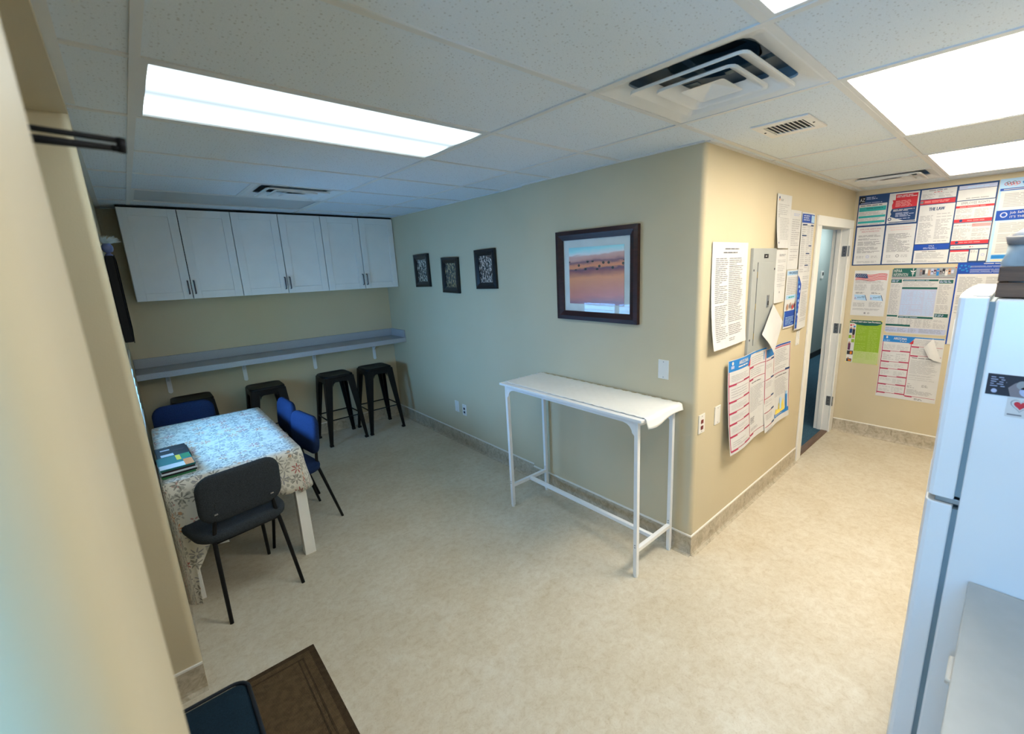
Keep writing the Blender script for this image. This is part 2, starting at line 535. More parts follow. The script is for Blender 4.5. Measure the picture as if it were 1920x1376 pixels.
def attach(o, parent):
    """child keeps its world place (its mesh is in world coordinates unless the root sits at the origin)"""
    o.parent = parent
    o.matrix_parent_inverse = world_m(parent).inverted()

def thing(name, label, cat, loc=(0, 0, 0), rotz=0.0, group=None):
    o = D.objects.new(name, None)
    o.empty_display_size = 0.1
    COL.objects.link(o)
    o.location = loc
    o.rotation_euler = (0, 0, rotz)
    tag(o, label, cat, group)
    return o

def tag(o, label, cat, group=None):
    o['label'] = label
    o['category'] = cat
    if group:
        o['group'] = group
    return o

def struct(o, label=None):
    o['kind'] = 'structure'
    if label:
        o['label'] = label
    return o

def dup(root, loc, rotz, label, group=None):
    r = root.copy(); COL.objects.link(r)
    r.location = loc; r.rotation_euler = (0, 0, rotz)
    r['label'] = label
    if group: r['group'] = group
    def rec(src, dst):
        for ch in list(src.children):
            c = ch.copy(); COL.objects.link(c); c.parent = dst
            c.matrix_parent_inverse = ch.matrix_parent_inverse.copy()
            rec(ch, c)
    rec(root, r)
    return r

def rrect(w, d, r, n=5, cx=0.0, cy=0.0):
    """rounded rectangle outline, counter-clockwise"""
    r = min(r, w / 2 - 1e-4, d / 2 - 1e-4)
    pts = []
    for sx, sy, a0 in ((1, 1, 0), (-1, 1, 90), (-1, -1, 180), (1, -1, 270)):
        for k in range(n + 1):
            a = math.radians(a0 + 90.0 * k / n)
            pts.append((cx + sx * (w / 2 - r) + r * math.cos(a), cy + sy * (d / 2 - r) + r * math.sin(a)))
    return pts

def pad_loops(w, d, t, r, crown=0.012, n=6):
    """loops (in x, y, z) of an upholstered pad lying flat, centred, z from 0 to t"""
    prof = [(0.06, 0.0), (0.018, 0.0), (0.004, 0.16), (0.0, 0.5), (0.004, 0.80), (0.02, 1.0), (0.07, 1.0 + crown / t)]
    out = []
    for ins, h in prof:
        out.append([(x, y, h * t) for x, y in rrect(w - 2 * ins, d - 2 * ins, max(0.01, r - ins), n)])
    return out

# ================================================================== THE SETTING
ZT = 2.62     # walls run on above the suspended ceiling
mb = MB()
mb.prism([(-4.2, YK), (XW, YK), (XW, 0.03), (0.06, 0.03), (0.06, YB), (XL, YB), (XL, 1.15), (-4.2, 1.15)], -0.1, 0.0)
struct(mb.build('floor', FLOOR), 'cream mottled sheet vinyl floor')

def arc(cx, cy, r, a0, a1, n=6):
    return [(cx + r * math.cos(math.radians(a0 + (a1 - a0) * k / n)), cy + r * math.sin(math.radians(a0 + (a1 - a0) * k / n))) for k in range(n + 1)]

def smooth_by_angle(o, deg=35):
    me = o.data
    me.polygons.foreach_set('use_smooth', [True] * len(me.polygons))
    bm = bmesh.new(); bm.from_mesh(me)
    for e in bm.edges:
        if len(e.link_faces) == 2 and e.calc_face_angle(0) > math.radians(deg):
            e.smooth = False
    bm.to_mesh(me); bm.free()

R0 = 0.03
mb = MB()
mb.prism([(0, 1.49)] + arc(R0, R0, R0, 180, 270) + [(1.92, 0), (1.92, 0.13), (0.13, 0.13), (0.13, 1.49)], 0, ZT)
mb.box(1.92, XW, 0, 0.13, 2.12, ZT)
o = struct(mb.build('wall_corner', WALL), 'tan wall wrapping the rounded outside corner between picture and notices')
smooth_by_angle(o)
struct(MB().box(XF, 0.13, 1.49, YB, 0, ZT).build('wall_right', WALL), 'tan set-back wall with three small frames')
struct(MB().box(XL - 0.12, 0.13, YB, YB + 0.12, 0, ZT).build('wall_back', WALL), 'tan wall behind the white cabinets and bar counter')
struct(MB().box(XW, XW + 0.12, YK, 0.13, 0, ZT).build('wall_poster', WALL), 'tan wall covered with posters')
# left wall with an opening for the added window
wy0, wy1, wz0, wz1 = 1.80, 3.12, 0.90, 1.36          # unseen window added beside the table
mb = MB()
X0_, X1_ = XL - 0.12, XL
mb.box(X0_, X1_, 1.22, wy0, 0, ZT).box(X0_, X1_, wy1, YB, 0, ZT).box(X0_, X1_, wy0, wy1, 0, wz0).box(X0_, X1_, wy0, wy1, wz1, ZT)
struct(mb.build('wall_left', WALL), 'tan wall with an added window beside the dining table')
mb = MB()
mb.prism([(-4.2, 1.1)] + arc(-2.370 - 0.025, 1.1 + 0.025, 0.025, 270, 360) + [(-2.370, 1.22), (-4.2, 1.22)], 0, ZT)
o = struct(mb.build('wall_jamb', WALL), 'tan wall end with rounded corner beside the dining table')
smooth_by_angle(o)
mb = MB()
mb.prism([(-4.2, -0.9)] + arc(-2.364 - 0.045, -0.9 + 0.045, 0.045, 270, 360, 8) + arc(-2.364 - 0.02, -0.60 - 0.02, 0.02, 0, 90, 4) + [(-4.2, -0.6)], 0, 2.40)
o = struct(mb.build('wall_near', WALL), 'out of focus rounded wall corner nearest the camera')
smooth_by_angle(o)
# walls behind the camera; both hold unseen windows added for cool daylight
kx0, kx1, kz0, kz1 = -1.80, -1.05, 0.95, 2.0
jx0, jx1, jz0, jz1 = -3.58, -3.12, 1.0, 2.0
mb = MB()
mb.box(-4.32, jx0, YK - 0.12, YK, 0, ZT).box(jx1, XW + 0.12, YK - 0.12, YK, 0, ZT).box(jx0, jx1, YK - 0.12, YK, 0, jz0).box(jx0, jx1, YK - 0.12, YK, jz1, ZT)
struct(mb.build('wall_kitchen', WALL), 'tan wall behind the refrigerator')
mb = MB()
mb.box(-4.32, -4.2, YK, kx0, 0, ZT).box(-4.32, -4.2, kx1, 1.22, 0, ZT).box(-4.32, -4.2, kx0, kx1, 0, kz0).box(-4.32, -4.2, kx0, kx1, kz1, ZT)
struct(mb.build('wall_entry', WALL), 'tan wall of the entry area')
struct(MB().box(-4.2, -2.37, YK, 1.10, 2.40, ZT).build('ceiling_soffit', WALL), 'low tan soffit over the entry area')

def window(name, label, axis, plane, a0, a1, z0, z1, t):
    """framed window in an opening; axis 'x' = lies in a plane x=const (a along y), depth t outwards (towards -axis)"""
    w = D.objects.new(name, None); COL.objects.link(w)
    if axis == 'x': w.location = (plane, (a0 + a1) / 2, z0)
    else: w.location = ((a0 + a1) / 2, plane, z0)
    struct(w, label)
    def bx(p, a, b, c, d, e, f):
        return p.box(e, f, a, b, c, d) if axis == 'x' else p.box(a, b, e, f, c, d)
    lo, hi = plane - t, plane - t + 0.05
    fr = MB()
    bx(fr, a0, a0 + 0.05, z0, z1, lo, hi); bx(fr, a1 - 0.05, a1, z0, z1, lo, hi)
    bx(fr, a0 + 0.05, a1 - 0.05, z0, z0 + 0.05, lo, hi); bx(fr, a0 + 0.05, a1 - 0.05, z1 - 0.05, z1, lo, hi)
    fr.build('window_frame', WHITE_TRIM, w)
    mid = (a0 + a1) / 2
    m_ = MB(); bx(m_, mid - 0.02, mid + 0.02, z0 + 0.05, z1 - 0.05, lo, hi); m_.build('mullion', WHITE_TRIM, w)
    for s0, s1 in ((a0 + 0.05, mid - 0.02), (mid + 0.02, a1 - 0.05)):
        p_ = MB(); bx(p_, s0, s1, z0 + 0.05, z1 - 0.05, lo + 0.022, lo + 0.028); p_.build('pane', GLASS, w)
    sl = MB(); bx(sl, a0 - 0.03, a1 + 0.03, z0 - 0.025, z0, plane - t + 0.05, plane + 0.008); sl.build('window_sill', WHITE_TRIM, w)
    ld = D.lights.new('daylight_portal', 'AREA'); ld.shape = 'RECTANGLE'
    ld.size = (a1 - a0); ld.size_y = (z1 - z0); ld.energy = 1.0
    ld.cycles.is_portal = True
    lo_ = D.objects.new('daylight_portal', ld); COL.objects.link(lo_)
    if axis == 'x':
        lo_.matrix_world = Matrix.Translation((plane - t - 0.03, mid, (z0 + z1) / 2)) @ Matrix.Rotation(-PI / 2, 4, 'Y') @ Matrix.Rotation(PI / 2, 4, 'Z')
    else:
        lo_.matrix_world = Matrix.Translation((mid, plane - t - 0.03, (z0 + z1) / 2)) @ Matrix.Rotation(PI / 2, 4, 'X')
    return w
window('added_window_1', 'unseen white framed window added beside the dining table', 'x', XL, wy0, wy1, wz0, wz1, 0.06)  # unseen window, added to supply cool daylight at the dining end
window('added_window_2', 'unseen white framed window added behind the camera', 'x', -4.2, kx0, kx1, kz0, kz1, 0.11)  # added out of view to throw cool daylight on the refrigerator side
window('added_window_3', 'unseen narrow white framed window added in the wall behind the camera', 'y', YK, jx0, jx1, jz0, jz1, 0.11)  # added out of view to cool the face of the near wall corner
# venetian blind on the added dining window, slats tilted open
bl = thing('venetian_blind', 'white venetian blind hanging in the added dining window', 'blind', (XL, (wy0 + wy1) / 2, wz0))
MB().box(XL - 0.009, XL + 0.010, wy0 + 0.01, wy1 - 0.01, wz1 - 0.04, wz1 - 0.005).build('headrail', WHITE_TRIM, bl)
sl0 = None
for k in range(6):
    zz = wz0 + 0.06 + k * 0.064
    if sl0 is None:
        s_ = MB()
        s_.hexa([(-0.012, -0.64, 0.004), (0.012, -0.64, -0.004), (0.012, 0.64, -0.004), (-0.012, 0.64, 0.004),
                 (-0.012, -0.64, 0.0055), (0.012, -0.64, -0.0025), (0.012, 0.64, -0.0025), (-0.012, 0.64, 0.0055)])
        sl0 = s_.build('slat', WHITE_TRIM)
        q = sl0
    else:
        q = sl0.copy(); COL.objects.link(q)
    q.location = (XL - 0.008, (wy0 + wy1) / 2, zz)
    attach(q, bl)

# ------------------------------------------------------------------ hall beyond the door
struct(MB().box(1.2, 9.0, 0.05, 1.26, -0.1, 0.012).build('floor_hall', CARPET), 'dark blue carpet in the hall')
struct(MB().box(1.1, 9.1, 1.26, 1.36, 0, 2.5).build('wall_hall_far', HALL_PAINT), 'grey-green hall wall seen through the door')
struct(MB().box(9.0, 9.1, 0.0, 1.26, 0, 2.5).build('wall_hall_end', HALL_PAINT))
struct(MB().box(1.1, 1.2, 0.13, 1.26, 0, 2.5).build('wall_hall_left', HALL_PAINT))
struct(MB().box(XW + 0.12, 9.0, 0.0, 0.13, 0, 2.5).build('wall_hall_near', HALL_PAINT))
struct(MB().box(1.2, 9.0, 0.13, 1.26, 2.42, 2.5).build('ceiling_hall', mat('hall_ceiling_white', (0.6, 0.6, 0.6), 0.9)))
struct(MB().box(1.2, 9.0, 1.25, 1.26, 0.012, 0.115).build('baseboard_hall', BLACK_BASE), 'black rubber base along the hall wall')
hl = thing('added_hall_light', 'unseen flat lit panel added on the hall ceiling', 'light', (6.4, 0.7, 2.40))  # unseen lamp, added so the hall does not go dark
MB().box(5.8, 7.0, 0.4, 1.0, 2.405, 2.42).build('frame', GRID, hl)
MB().box(5.83, 6.97, 0.43, 0.97, 2.400, 2.405).build('lens', m_emit('added_hall_lens', (0.92, 1.0, 1.0), 7.0), hl)
th = thing('thermostat', 'small dark thermostat on the grey-green hall wall', 'thermostat', (6.73, 1.25, 1.45))
MB().box(6.68, 6.78, 1.235, 1.26, 1.45, 1.58).build('body', PLATE, th, 0.004)
MB().box(6.70, 6.76, 1.232, 1.235, 1.50, 1.56).build('display', BLACK_PLASTIC, th)

# door opening: casing, jambs, hinge leaves
dr = D.objects.new('door_1', None); COL.objects.link(dr); dr.location = (2.42, 0.0, 0.0)
struct(dr, 'white cased doorway to the hall with three hinge leaves')
MB().box(1.875, 1.98, -0.018, 0.0, 0, 2.085).build('casing', WHITE_TRIM, dr, 0.004)
MB().box(2.86, 2.972, -0.018, 0.0, 0, 2.085).build('casing', WHITE_TRIM, dr, 0.004)
MB().box(1.875, 2.972, -0.018, 0.0, 2.085, 2.165).build('casing', WHITE_TRIM, dr, 0.004)
MB().box(1.92, 1.98, 0.0, 0.13, 0, 2.085).build('jamb', WHITE_TRIM, dr)
MB().box(2.86, XW, 0.0, 0.13, 0, 2.085).build('jamb', WHITE_TRIM, dr)
MB().box(1.92, XW, 0.0, 0.13, 2.085, 2.12).build('jamb', WHITE_TRIM, dr)
MB().box(2.848, 2.86, 0.055, 0.095, 0.012, 2.085).build('door_stop', WHITE_TRIM, dr, 0.002)
MB().box(1.98, 1.992, 0.055, 0.095, 0.012, 2.085).build('door_stop', WHITE_TRIM, dr, 0.002)
for zc in (1.875, 1.115, 0.345):
    hg = MB().box(2.8575, 2.86, -0.004, 0.036, zc - 0.05, zc + 0.05).build('hinge', STEEL, dr)
    MB().tube([(2.858, -0.022, zc - 0.05), (2.858, -0.022, zc + 0.05)], 0.006, 8).build('knuckle', STEEL, hg)
    for dz in (-0.03, 0.0, 0.03):
        MB().tube([(2.8585, 0.016, zc + dz), (2.856, 0.016, zc + dz)], 0.005, 8).build('screw', DARK_STEEL, hg)
struct(MB().box(1.98, 2.86, -0.005, 0.055, 0.0, 0.014).build('trim_1', THRESH, None, 0.004), 'brown wooden threshold strip in the doorway')

# ------------------------------------------------------------------ cove base along the walls
def baseboard(name, p0, p1, nrm, label):
    """p0->p1 along the wall foot, nrm = unit outward normal (2-D)"""
    prof = [(0.0, 0.0), (0.030, 0.0), (0.018, 0.003), (0.010, 0.010), (0.007, 0.022), (0.006, 0.128), (0.0, 0.128)]
    cap = [(0.0, 0.128), (0.008, 0.128), (0.007, 0.137), (0.0, 0.138)]
    def ext(pr):
        m_ = MB()
        a = [(p0[0] + nrm[0] * q, p0[1] + nrm[1] * q, z) for q, z in pr]
        b = [(p1[0] + nrm[0] * q, p1[1] + nrm[1] * q, z) for q, z in pr]
        m_.rings([a, b])
        return m_
    o = struct(ext(prof).build(name, BASE), label)
    ext(cap).build('base_cap', CAULK, o)
    return o
baseboard('baseboard_picture', (0, -0.006), (0, 1.49), (-1, 0), 'mottled cove base under the dune picture')
baseboard('baseboard_panel', (-0.006, 0), (1.875, 0), (0, -1), 'mottled cove base under the electrical panel')
baseboard('baseboard_right', (XF, 1.49), (XF, YB), (-1, 0), 'mottled cove base under the three small frames')
baseboard('baseboard_poster', (XW, YK), (XW, -0.018), (-1, 0), 'mottled cove base under the posters')
baseboard('baseboard_back', (XL, YB), (XF, YB), (0, -1), 'mottled cove base behind the bar stools')
baseboard('baseboard_left', (XL, 1.22), (XL, YB), (1, 0), 'mottled cove base beside the dining table')
baseboard('baseboard_jamb', (-4.2, 1.1), (-2.370, 1.1), (0, -1), 'mottled cove base at the rounded wall end')

# ------------------------------------------------------------------ suspended ceiling
ceil = struct(MB().box(-4.2, XW + 0.12, YK - 0.12, YB + 0.12, ZT, ZT + 0.06).build('ceiling', GRID), 'suspended ceiling of white speckled tiles')
rows = [YK] + TY + [YB]
special = {}
tile_cache = {}
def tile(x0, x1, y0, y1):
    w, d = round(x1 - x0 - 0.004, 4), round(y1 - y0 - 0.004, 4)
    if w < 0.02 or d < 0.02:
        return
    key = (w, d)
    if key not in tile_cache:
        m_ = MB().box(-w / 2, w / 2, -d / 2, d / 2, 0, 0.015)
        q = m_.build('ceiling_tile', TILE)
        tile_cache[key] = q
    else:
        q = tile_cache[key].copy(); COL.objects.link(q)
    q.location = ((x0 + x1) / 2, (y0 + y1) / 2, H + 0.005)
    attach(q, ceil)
FIX = {(M0, TY[5 - 1]): 'dining', (M0, TY[9 - 1]): 'off', (M0, TY[1]): 'work', (M2, TY[1]): 'work', (M4, TY[1]): 'work'}
def cells():
    for a, b in zip(rows[:-1], rows[1:]):
        xs = [XL, M0, M1, M2]
        if b <= T0 + 1e-6:
            xs = xs + [M3, M4, M5, XW]
            if abs(a - TY[2]) < 1e-6:
                xs = xs[:-2] + [M4B, M5, XW]
        else:
            xs = xs + [0.0 if b < 1.5 else XF]
        if abs(a - TY[7]) < 1e-6:
            xs = [XL, M0, -1.59] + xs[2:]
        for x0, x1 in zip(xs[:-1], xs[1:]):
            yield x0, x1, a, b
lights, diffs = [], []
for x0, x1, a, b in cells():
    if any(abs(x0 - M0) < 1e-6 and abs(a - TY[k]) < 1e-6 for k in (4, 8)) and x1 - x0 > 1:
        lights.append((x0, x1, a, b, 'dining' if abs(a - TY[4]) < 1e-6 else 'off')); continue
    if abs(a - TY[1]) < 1e-6 and any(abs(x0 - q) < 1e-6 for q in (M0, M2, M4)):
        lights.append((x0, x1, a, b, 'near' if abs(x0 - M0) < 1e-6 else ('far' if abs(x0 - M4) < 1e-6 else 'work'))); continue
    if (abs(a - TY[2]) < 1e-6 and any(abs(x0 - q) < 1e-6 for q in (M1, M4B))) or (abs(a - TY[7]) < 1e-6 and abs(x0 + 1.59) < 1e-6):
        diffs.append((x0, x1, a, b)); continue
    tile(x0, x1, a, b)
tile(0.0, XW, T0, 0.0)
# exposed tees
def tee(name, x0, x1, y0, y1, dz=0.0):
    MB().box(x0, x1, y0, y1, H + dz, H + 0.005).build(name, GRID, ceil)
G = 0.012
for x in (M0, M1):
    tee('main_runner', x - G, x + G, YK, YB)
tee('main_runner', M2 - G, M2 + G, YK, YB)
for x in (M3, M4, M5):
    tee('main_runner', x - G, x + G, YK, 0)
tee('cross_tee', M4B - G, M4B + G, TY[2] + G, T0 - G)
tee('cross_tee', -1.59 - G, -1.59 + G, TY[7] + G, TY[8] - G)
for j, y in enumerate(TY):
    xe = XW if y < 0 else (0.0 if y < 1.49 else XF)
    tee('cross_tee', XL, xe, y - G, y + G, 0.0006)
for a in ((XL, XL + 0.03, 1.22, YB), (-2.37, -2.345, YK, 1.1), (XL, XF, YB - 0.022, YB), (XF - 0.022, XF, 1.49, YB), (-0.022, 0.0, 0.0, 1.49), (0.0, XW, -0.022, 0.0), (XW - 0.022, XW, YK, 0.0)):
    tee('wall_angle', *a, -0.001)

# ceiling light fixtures
LN = {'dining': m_emit('dining_light_lens', C_DINING, L_DINING, True, low=0.07), 'work': m_emit('work_light_lens', C_WORK, L_WORK), 'far': m_emit('far_light_lens', C_WORK, L_FAR), 'near': m_emit('near_light_lens', C_NEAR, L_NEAR), 'off': LENS_OFF}
light_labels = iter(['lit white ceiling light at the top edge nearest the camera', 'large lit white ceiling light above the refrigerator', 'lit white ceiling light farther along by the poster wall',
                     'long lit ceiling light with two soft bands above the dining area', 'unlit dim ceiling light panel just in front of the white cabinets'])
for x0, x1, a, b, kind in lights:
    cx, cy = (x0 + x1) / 2, (a + b) / 2
    t = thing('ceiling_light', next(light_labels), 'ceiling light', (cx, cy, H), 0, 'recessed ceiling light panels')
    w, d = x1 - x0 - 2 * G, b - a - 2 * G
    f = 0.018
    fr = MB()
    for q in ((-w / 2, w / 2, -d / 2, -d / 2 + f), (-w / 2, w / 2, d / 2 - f, d / 2), (-w / 2, -w / 2 + f, -d / 2 + f, d / 2 - f), (w / 2 - f, w / 2, -d / 2 + f, d / 2 - f)):
        fr.box(q[0] + cx, q[1] + cx, q[2] + cy, q[3] + cy, H + 0.002, H + 0.02)
    fr.build('frame', GRID, t)
    ln = MB().box(-w / 2 + f, w / 2 - f, -d / 2 + f, d / 2 - f, 0, 0.004).build('lens', LN[kind])
    ln.location = (cx, cy, H + 0.007); attach(ln, t)
    MB().box(-w / 2 + cx, w / 2 + cx, -d / 2 + cy, d / 2 + cy, H + 0.02, H + 0.12).build('housing', GRID, t)

# square supply diffusers with three nested louvres
def sq(h, z, cx, cy, r=0.0):
    pts = rrect(2 * h, 2 * h, max(0.004, r), 3)
    return [(cx + x, cy + y, z) for x, y in pts]
diff_labels = iter(['white square louvred air diffuser in the ceiling above the wall corner', 'flattened-looking square air diffuser beside the poster wall', 'square louvred air diffuser in front of the white cabinets'])
for x0, x1, a, b in diffs:
    cx, cy = (x0 + x1) / 2, (a + b) / 2
    t = thing('air_diffuser', next(diff_labels), 'air diffuser', (cx, cy, H), 0, 'square ceiling air diffusers')
    hw = (x1 - x0) / 2 - G
    m_ = MB()
    m_.rings([sq(hw, H + 0.003, cx, cy), sq(0.284, H + 0.003, cx, cy, 0.01), sq(0.270, H + 0.008, cx, cy, 0.03), sq(0.222, H + 0.026, cx, cy, 0.04), sq(0.222, H + 0.034, cx, cy, 0.04)], 0, False, False)
    m_.build('frame', DIFF_WHITE, t, smooth=False)
    for k, (h0, h1, zz) in enumerate(((0.212, 0.148, 0.028), (0.145, 0.092, 0.024))):
        l_ = MB()
        l_.rings([sq(h0, H - 0.010, cx, cy, 0.025), sq(h0 + 0.001, H - 0.001, cx, cy, 0.026), sq(h1, H + zz, cx, cy, 0.015),
                  sq(h1 - 0.003, H + zz - 0.001, cx, cy, 0.015), sq(h0 - 0.010, H - 0.007, cx, cy, 0.02), sq(h0, H - 0.010, cx, cy, 0.025)], 0, False, False)
        l_.build('louvre', DIFF_WHITE, t)
    c_ = MB()
    c_.rings([sq(0.080, H - 0.010, cx, cy, 0.012), sq(0.074, H - 0.009, cx, cy, 0.01), sq(0.004, H + 0.014, cx, cy, 0.002)], 0, False, True)
    c_.build('centre_cone', DIFF_WHITE, t)
    n_ = MB()
    n_.tube([(cx, cy, H + 0.085), (cx, cy, H + 0.165)], 0.15, 24, 0, False)
    n_.build('duct_neck', DUCT, t, smooth=True)
    b_ = MB()
    b_.rings([sq(0.262, H + 0.018, cx, cy), sq(0.262, H + 0.085, cx, cy), sq(0.155, H + 0.088, cx, cy, 0.14)], 0, False, False)
    b_.build('plenum', mat('plenum_grey_enamel', (0.30, 0.33, 0.34), 0.6), t)
    MB().box(cx - 0.2, cx + 0.2, cy - 0.2, cy + 0.2, H + 0.165, H + 0.17).build('back_pan', DUCT_DARK, t)
    for sx, sy in ((1, 0), (-1, 0), (0, 1), (0, -1)):
        s_ = MB()
        px, py = -sy, sx
        p0 = Vector((cx + sx * 0.05, cy + sy * 0.05, H + 0.03)); p1 = Vector((cx + sx * 0.215, cy + sy * 0.215, H + 0.04))
        wv = Vector((px, py, 0)) * 0.014
        up = Vector((0, 0, 0.003))
        s_.hexa([p0 - wv, p1 - wv, p1 + wv, p0 + wv, p0 - wv + up, p1 - wv + up, p1 + wv + up, p0 + wv + up])
        s_.build('strut', DUCT, t)

# small supply register set in a tile
t = thing('ceiling_register', 'small rectangular vent with black slots set in a ceiling tile', 'vent', (0.085, -0.368, H))
rx0, rx1, ry0, ry1 = -0.05, 0.22, -0.492, -0.244
fr = MB()
ix0, ix1, iy0, iy1 = 0.0, 0.17, -0.455, -0.282
for q in ((rx0, ix0, ry0, ry1), (ix1, rx1, ry0, ry1), (ix0, ix1, ry0, iy0), (ix0, ix1, iy1, ry1)):
    fr.box(*q, H - 0.003, H + 0.005)
fr.build('frame', PLATE, t, 0.002)
MB().box(ix0, ix1, iy0, iy1, H + 0.003, H + 0.005).build('backing', CAB_DARK, t)
nb = 9
for k in range(nb):
    yy = iy0 + (iy1 - iy0) * (k + 0.5) / nb
    s_ = MB()
    s_.hexa([(ix0, yy - 0.004, H - 0.0025), (ix1, yy - 0.004, H - 0.0025), (ix1, yy + 0.001, H - 0.0025), (ix0, yy + 0.001, H - 0.0025),
             (ix0, yy + 0.000, H + 0.003), (ix1, yy + 0.000, H + 0.003), (ix1, yy + 0.005, H + 0.003), (ix0, yy + 0.005, H + 0.003)])
    s_.build('slat', PLATE, t)
for yy in (-0.475, -0.262):
    MB().tube([(0.085, yy, H - 0.003), (0.085, yy, H - 0.005)], 0.005, 8).build('screw', CAB_DARK, t)

# ================================================================== FURNITURE
# ---- wall cabinets (three units, two shaker doors each)
def shaker(mb_, x0, x1, z0, z1, y):
    """door front face at y (facing -y), 20 mm thick, recessed panel"""
    s = 0.062
    mb_.box(x0, x0 + s, y, y + 0.02, z0, z1).box(x1 - s, x1, y, y + 0.02, z0, z1)
    mb_.box(x0 + s, x1 - s, y, y + 0.02, z0, z0 + s).box(x0 + s, x1 - s, y, y + 0.02, z1 - s, z1)
    mb_.box(x0 + s, x1 - s, y + 0.008, y + 0.018, z0 + s, z1 - s)
cab_labels = ['white two-door wall cabinet next to the television, leftmost of three', 'white two-door wall cabinet in the middle of three', 'white two-door wall cabinet at the right, next to the small frames']
CX = [-2.282, -1.524, -0.752, 0.026]
for k in range(3):
    x0, x1 = CX[k] + 0.001, CX[k + 1] - 0.001
    z0, z1 = 1.658, 2.422
    c = thing('wall_cabinet', cab_labels[k], 'cabinet', ((x0 + x1) / 2, 4.02, z0), 0, 'white wall cabinets over the bar counter')
    MB().box(x0, x1, 3.868, YB, z0, z1).build('body', CAB_WHITE, c)
    MB().box(x0 + 0.004, x1 - 0.004, 3.864, 3.868, z0 + 0.004, z1 - 0.004).build('face_gap', CAB_DARK, c)
    MB().box(x0, x1, 3.86, YB, z1, H).build('top_filler', CAB_DARK, c)
    mid = (x0 + x1) / 2
    for s in (-1, 1):
        a, b = (x0 + 0.002, mid - 0.003) if s < 0 else (mid + 0.003, x1 - 0.002)
        d_ = MB(); shaker(d_, a, b, z0 + 0.001, z1 - 0.004, 3.842)
        d = d_.build('door', CAB_WHITE, c, 0.002)
        hx = mid + s * 0.022
        h_ = MB()
        h_.tube([(hx, 3.842, z0 + 0.045), (hx, 3.818, z0 + 0.048), (hx, 3.815, z0 + 0.06), (hx, 3.815, z0 + 0.145), (hx, 3.818, z0 + 0.157), (hx, 3.842, z0 + 0.16)], 0.0055, 8)
        hd = h_.build('handle', DARK_STEEL, None, smooth=True); attach(hd, d)

# ---- bar counter along the back wall
bc = thing('bar_counter', 'narrow grey-blue laminate bar counter along the back wall', 'counter', (-1.18, 4.0, 0.995))
MB().box(XL + 0.002, XF - 0.002, 3.80, YB, 1.0, 1.052).build('worktop', LAMINATE, bc, 0.003)
MB().box(XL + 0.002, XF - 0.021, YB - 0.02, YB - 0.001, 1.053, 1.14).build('backsplash', LAMINATE, bc, 0.002)
MB().box(XF - 0.02, XF - 0.001, 3.805, YB - 0.001, 1.053, 1.14).build('end_splash', LAMINATE, bc, 0.002)
brk_labels = ['white shelf bracket under the counter nearest the television', 'white shelf bracket under the counter, second from the left', 'white shelf bracket under the counter, third from the left', 'white shelf bracket under the counter nearest the right wall']
for bx, lb in zip((-2.19, -1.585, -0.916, -0.232), brk_labels):
    b_ = thing('shelf_bracket', lb, 'bracket', (bx, YB, 0.79), 0, 'brackets carrying the bar counter')
    MB().box(bx - 0.018, bx + 0.018, YB - 0.006, YB - 0.001, 0.80, 0.998).build('wall_leg', WHITE_METAL, b_, 0.002)
    MB().box(bx - 0.018, bx + 0.018, 3.90, YB - 0.006, 0.992, 0.998).build('arm', WHITE_METAL, b_, 0.001)
    p_ = MB().prism([(YB - 0.006, 0.90), (YB - 0.006, 0.990), (YB - 0.11, 0.990), (YB - 0.10, 0.984), (YB - 0.018, 0.91)], bx - 0.006, bx + 0.006, 0, 'x')
    p_.build('rib', WHITE_METAL, b_)
    MB().tube([(bx, YB - 0.003, 0.80), (bx, YB - 0.010, 0.80)], 0.018, 12).build('foot_disc', WHITE_METAL, b_)

